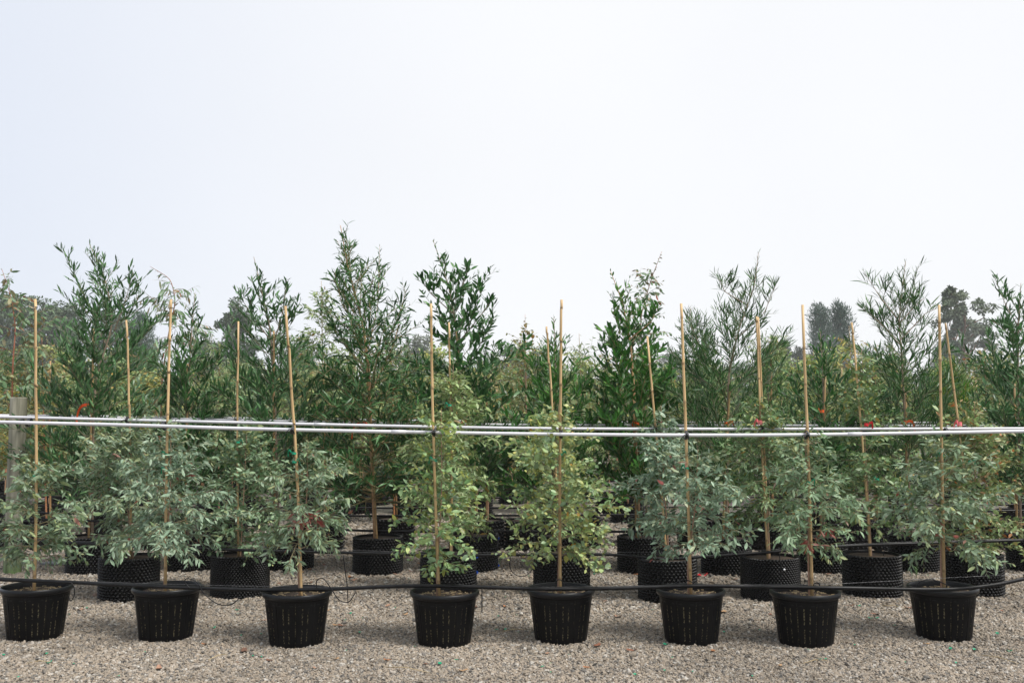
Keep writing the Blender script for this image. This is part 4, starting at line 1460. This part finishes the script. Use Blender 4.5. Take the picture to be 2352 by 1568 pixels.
far = [
    ('gum_tree', 20, 676, 190, 62, 'round', 'big dark rounded tree on the skyline behind the wooden post'),
    ('gum_tree', 100, 722, 120, 66, 'round', 'dark tree on the skyline just past the leftmost front stake'),
    ('gum_tree', 158, 706, 120, 70, 'round', 'hazy domed tree behind the crooked-topped wattle'),
    ('gum_tree', 265, 722, 120, 64, 'round', 'dark bushy tree under the crooked top of the first wattle'),
    ('pine_tree', 330, 735, 70, 60, 'pine', 'small dark pine behind the weeping gum'),
    ('gum_tree', 540, 708, 90, 75, 'round', 'grey-green tree showing behind the open forked wattle'),
    ('gum_tree', 470, 780, 90, 85, 'bush', 'low tree behind the upright dark wattle'),
    ('gum_tree', 690, 800, 120, 80, 'bush', 'low tree behind the pale olive gum'),
    ('gum_tree', 960, 780, 100, 85, 'bush', 'low faint tree between the two tallest wattles'),
    ('gum_tree', 1180, 800, 70, 90, 'round', 'small violet-grey hazy tree beside the coin-leaved gum'),
    ('gum_tree', 1235, 812, 70, 95, 'bush', 'faint low tree behind the coin-leaved gum'),
    ('gum_tree', 1550, 815, 90, 90, 'bush', 'faint low tree behind the columnar wattle'),
    ('gum_tree', 1800, 792, 90, 85, 'round', 'small hazy tree between the twin stakes and the pines'),
    ('gum_tree', 1845, 812, 70, 80, 'bush', 'low dark tree at the foot of the pines'),
    ('pine_tree', 1883, 716, 62, 78, 'pine', 'first of the twin pines, nearer the seventh front stake'),
    ('pine_tree', 1930, 713, 58, 80, 'pine', 'second of the twin pines, nearer the golden gum'),
    ('gum_tree', 2205, 690, 135, 78, 'gum', 'airy tall gum tree with pale limbs on the skyline'),
    ('gum_tree', 2180, 664, 50, 82, 'gum', 'thin gum tree sticking up highest on the skyline'),
    ('pine_tree', 2160, 800, 60, 74, 'pine', 'dark low pine at the foot of the airy gum'),
    ('gum_tree', 2300, 840, 110, 85, 'bush', 'low tree behind the cut-off wattle'),
]
for i, (nm, px_, top, w_, d, kd, lab) in enumerate(far):
    far_tree(nm, px_, top, w_, d, kd, 700 + i, lab)
base_t = [far_tree('gum_tree', 60, 868, 150, 115, 'bush', 760, 'far tree of the hazy line closing the nursery', 'hazy tree line at the end of the nursery'),
          far_tree('gum_tree', 200, 862, 130, 120, 'round', 761, 'far tree of the hazy line closing the nursery', 'hazy tree line at the end of the nursery')]
for k in range(26):
    o = copy_tree(base_t[k % 2])
    o.location = (-150 + 12 * k + rnd.uniform(-1.5, 1.5), 240 + rnd.uniform(-8, 14), 0)
    o['label'] = f'far hazy tree of the closing line, behind the {near_name(o.location.x, o.location.y)}'
    o.rotation_euler.z = rnd.uniform(0, 6)
    s = rnd.uniform(.8, 1.15)
    o.scale = (s * 1.1, s, s)

# ------------------------------------------------------------------ wooden posts, slab
def post(px0, px1, pytop, pybot, label, seed):
    c = on_ground((px0 + px1) / 2, pybot)
    rad = (px1 - px0) / 2 / FPX * c.y
    y = c.y + rad
    zt = at(px0, pytop, y).z
    b = MB()
    n = 20
    ws = []
    rr = random.Random(seed)
    wob = [1 + rr.uniform(-.03, .03) for _ in range(n)]
    lv = [0, .05, .25, .6, 1.0, zt - .012, zt, zt + .001]
    for z in lv:
        for k in range(n):
            a = 2 * math.pi * k / n
            q = rad * wob[k] * (.93 if z == zt else (0.02 if z > zt else 1.04 - .06 * z / zt))
            g_ = max(0, 1 - z / .22)
            b.v.append((q * math.cos(a), q * math.sin(a), z))
            b.c.append((1 - .55 * g_, 1 - .2 * g_, 1 - .65 * g_, 1))      # algae creeping up from the gravel
    for i in range(len(lv) - 1):
        for k in range(n):
            x0, x1 = i * n + k, i * n + (k + 1) % n
            b.f.append((x0, x1, x1 + n, x0 + n))
    o = b.build('wooden_post', M['post'])
    o.location = ((px0 + px1) / 2 and at((px0 + px1) / 2, pybot, y).x, y, 0)
    tag(o, label, 'post')
    return o


wp_o = post(9, 46, 912, 1320, 'round weathered grey post with green algae at its foot', 1)
post(2018, 2041, 968, 1240, 'thinner grey post in the rows behind the golden-tipped gum', 2)
tie(Vector(wp_o.location) + Vector((.085, -.09, 1.385)), None, 'black tie at the top rail beside the wooden post', seed=77, r=.02, group='black ties on the second rail')

b = MB()
c = on_ground(128, 1298)
for k, (dx, dy) in enumerate([(-.13, -.06), (.10, -.07), (.15, .07), (-.05, .09)]):
    b.v.append((dx, dy, .018 + .003 * k)); b.c.append((1, 1, 1, 1))
for k, (dx, dy) in enumerate([(-.13, -.06), (.10, -.07), (.15, .07), (-.05, .09)]):
    b.v.append((dx, dy, .030 + .003 * k)); b.c.append((1, 1, 1, 1))
b.f += [(0, 1, 2, 3)[::-1], (4, 5, 6, 7), (0, 1, 5, 4), (1, 2, 6, 5), (2, 3, 7, 6), (3, 0, 4, 7)]
o = b.build('stone_slab', M['slab'], smooth=False)
o.location = c
tag(o, 'flat grey slab lying on the gravel beside the wooden post', 'slab')

# ------------------------------------------------------------------ small things on the gravel
POTS_PX = [(83, 'leftmost'), (383, 'second'), (682, 'third'), (1021, 'fourth'), (1288, 'fifth'), (1587, 'sixth'), (1850, 'seventh'), (2166, 'rightmost')]


def spot(px_, py_):
    n = min(POTS_PX, key=lambda t: abs(t[0] - px_))[1]
    side = 'in front of' if py_ > 1488 else ('close beside' if py_ > 1385 else ('just behind' if py_ > 1330 else 'in the rows behind'))
    return f'{side} the {n} slatted pot'


LCN = ['orange brown', 'dark red-brown', 'tan', 'blackish brown', 'pale brown']


def scrap(name, pos, mat, size, label, cat, group, seed, curl=.3, col=None, long_=1.6):
    rr = random.Random(seed)
    b = MB()
    n = 5
    vs_ = []
    for i in range(n):
        t = i / (n - 1)
        w = size * .5 * math.sin(math.pi * (.12 + .76 * t)) if cat == 'leaf' else size * .4
        x = (t - .5) * size * long_
        z = .012 + size * curl * (2 * t - 1) ** 2 * rr.uniform(.6, 1.4) + rr.uniform(0, .15) * size
        for sgn in (-1, 0, 1):
            vs_.append((x + rr.uniform(-.06, .06) * size, sgn * w + rr.uniform(-.08, .08) * size, z + abs(sgn) * size * rr.uniform(.0, .18)))
    fs = []
    for i in range(n - 1):
        for q in range(2):
            a = i * 3 + q
            fs.append((a, a + 3, a + 4, a + 1))
    b.add(vs_, fs, (*(col or (1, 1, 1)), 1))
    o = b.build(name, M[mat])
    o.location = pos
    o.rotation_euler.z = rr.uniform(0, 6.28)
    return tag(o, label, cat, group)


for k, (px_, py_) in enumerate([(8, 1510), (105, 1507), (111, 1527), (335, 1502), (490, 1446), (200, 1400), (160, 1415), (545, 1404), (722, 1316), (803, 1413), (790, 1428), (826, 1457), (958, 1454), (1140, 1450), (1160, 1450), (1350, 1400), (1340, 1428), (1365, 1322), (1530, 1485), (1665, 1456), (1720, 1325), (1972, 1395), (2000, 1424), (2013, 1424), (2055, 1440), (2182, 1495), (2240, 1497), (2290, 1460), (1895, 1518), (600, 1460), (680, 1380), (1010, 1530), (1245, 1536), (2090, 1350), (1570, 1420), (2320, 1500), (40, 1560), (1460, 1555), (870, 1350), (905, 1400)]):
    scrap('tape_scrap', on_ground(px_, py_), 'green_tape', rnd.uniform(.014, .024), 'bright green tape shred on gravel ' + spot(px_, py_), 'tape', 'green tape shreds on the gravel', 900 + k, .3)
for k in range(60):
    px_, py_ = rnd.uniform(20, 2340), rnd.uniform(1318, 1560)
    scrap('tape_scrap', on_ground(px_, py_), 'green_tape', rnd.uniform(.008, .015), 'tiny green tape shred on gravel ' + spot(px_, py_), 'tape', 'green tape shreds on the gravel', 1000 + k, .3)
LC = [(.32, .14, .06), (.22, .09, .05), (.40, .24, .12), (.16, .08, .05), (.36, .20, .13)]
lv_px = [(468, 1484), (795, 1315), (1063, 1545), (1298, 1396), (1270, 1345), (1235, 1345), (1170, 1300), (1120, 1300), (1090, 1398), (1420, 1420), (1505, 1345), (1770, 1415), (1660, 1410), (2285, 1340), (2270, 1352), (2330, 1335), (2010, 1415), (1690, 1318), (640, 1345), (220, 1372), (245, 1370), (270, 1375), (420, 1350), (175, 1290), (150, 1280), (2040, 1345), (2090, 1400), (930, 1415), (980, 1530), (1240, 1260), (1150, 1265), (1190, 1280), (770, 1440), (560, 1500), (365, 1540)]
for k, (px_, py_) in enumerate(lv_px):
    scrap('fallen_leaf', on_ground(px_, py_), 'dry_leaf', rnd.uniform(.022, .040), f'{LCN[k % 5]} curled dry leaf on gravel ' + spot(px_, py_), 'leaf', 'dry leaves on the gravel', 1100 + k, .22, LC[k % 5], 2.0)
for k in range(110):
    px_, py_ = rnd.uniform(10, 2340), (rnd.uniform(1258, 1345) if k < 70 else rnd.uniform(1345, 1420)) if k < 95 else rnd.uniform(1420, 1560)
    scrap('fallen_leaf', on_ground(px_, py_), 'dry_leaf', rnd.uniform(.018, .034) * (1.35 if k < 70 else 1), f'{LCN[k % 5]} small dry leaf on gravel ' + spot(px_, py_), 'leaf', 'dry leaves on the gravel', 1200 + k, .2, LC[k % 5], 2.0)
scrap('tape_scrap', on_ground(1614, 1326), 'red_tape', .06, 'crumpled red tape on the gravel behind the sixth slatted pot', 'tape', None, 5, .25)
for k, (a, b_, lab) in enumerate([((60, 1530), (118, 1526), 'pale straw lying in front of the leftmost slatted pot'), ((478, 1522), (520, 1508), 'pale straw on the gravel before the second and third pots'), ((1155, 1455), (1215, 1452), 'pale straw on the gravel left of the fifth slatted pot'),
                                  ((2022, 1396), (2080, 1400), 'long pale straw left of the rightmost slatted pot'), ((2255, 1510), (2340, 1530), 'pale straw on the gravel beyond the rightmost pot'), ((1375, 1398), (1388, 1412), 'short straw beside the fifth slatted pot'),
                                  ((1845, 1530), (1900, 1522), 'thin brown twig on the gravel before the seventh pot'), ((880, 1538), (985, 1550), 'thin curved twig on the gravel near the picture bottom')]):
    p, q = on_ground(*a), on_ground(*b_)
    m = MB()
    m.tube([Vector((0, 0, .018)), (q - p) * .5 + Vector((0, .01, .026)), (q - p) + Vector((0, 0, .016))], [.0022, .0025, .0015], 5)
    o = m.build('straw' if 'twig' not in lab else 'twig', M['straw'])
    o.location = p
    tag(o, lab, 'straw' if 'twig' not in lab else 'twig')
for k, (px_, py_, s, lab) in enumerate([(220, 1372, .045, 'rounded brown stone beside the blue-clipped pot'), (1690, 1334, .035, 'rounded grey-brown stone between the sixth and seventh slatted pots')]):
    b = MB()
    n = 12
    pr = [(s * math.sin(t) * .55, s * .5 * (1 - math.cos(t))) for t in np.linspace(.05, 3.1, 7)]
    b.lathe(pr, n)
    b.v = [(x * (1 + .12 * noise.noise(Vector((x, y, z)) * 40)), y * .85, z * .85) for x, y, z in b.v]
    o = b.build('stone', M['stone'])
    o.location = on_ground(px_, py_)
    tag(o, lab, 'stone')


def weed(px_, py_, h, n, label, seed):
    r = np.random.default_rng(seed)
    root = empty('weed', on_ground(px_, py_), label, 'weed')
    b = MB()
    b.tube([(0, 0, 0), (.003, 0, h * .5), (0, 0, h * .9)], [.002, .0018, .001], 5, cols=[(.12, .25, .06, 1)] * 3)
    b.build('stem', M['twig'], root)
    z = np.linspace(h * .25, h * .9, n)
    ph = np.arange(n) * 2.4
    P = np.stack([0 * z, 0 * z, z], 1)
    D = np.stack([np.cos(ph) * .6, np.sin(ph) * .6, .8 + 0 * z], 1)
    D /= np.linalg.norm(D, axis=1)[:, None]
    me = leaves_mesh('foliage', P, D, np.tile([0, 0, 1.], (n, 1)) - D * .3, np.full(n, h * .38), np.full(n, h * .07), np.full(n, .15), np.tile([.09, .20, .05], (n, 1)) * r.uniform(.8, 1.3, (n, 1)), M['leaf'])
    tag(link_mesh('foliage', me, root), kind='stuff')


weed(2105, 1328, .10, 16, 'small upright green weed sprouting left of the rightmost slatted pot', 1)
weed(1148, 1300, .09, 14, 'small green weed beside the dripper loop of the second hose', 2)
weed(690, 1312, .09, 12, 'small weed against the riveted knobbed pot of the forked wattle', 3)
weed(1905, 1318, .05, 8, 'tiny weed at the foot of the low dark wattle', 4)

# ------------------------------------------------------------------ hazy air
b = MB()
b.box(0, 240, 6.6, 900, 700, 15.2)
hz = b.build('haze', M['bed'], smooth=False)
hz.data.materials.clear()
hm = bpy.data.materials.new('haze')
hm.use_nodes = True
hn = hm.node_tree
hn.nodes.clear()
ho = hn.nodes.new('ShaderNodeOutputMaterial')
hv = hn.nodes.new('ShaderNodeVolumePrincipled')
hv.inputs['Color'].default_value = (.93, .95, 1.0, 1)
hv.inputs['Density'].default_value = .0006
hv.inputs['Anisotropy'].default_value = 0.0
hn.links.new(hv.outputs[0], ho.inputs['Volume'])
hz.data.materials.append(hm)
tag(hz, kind='stuff')
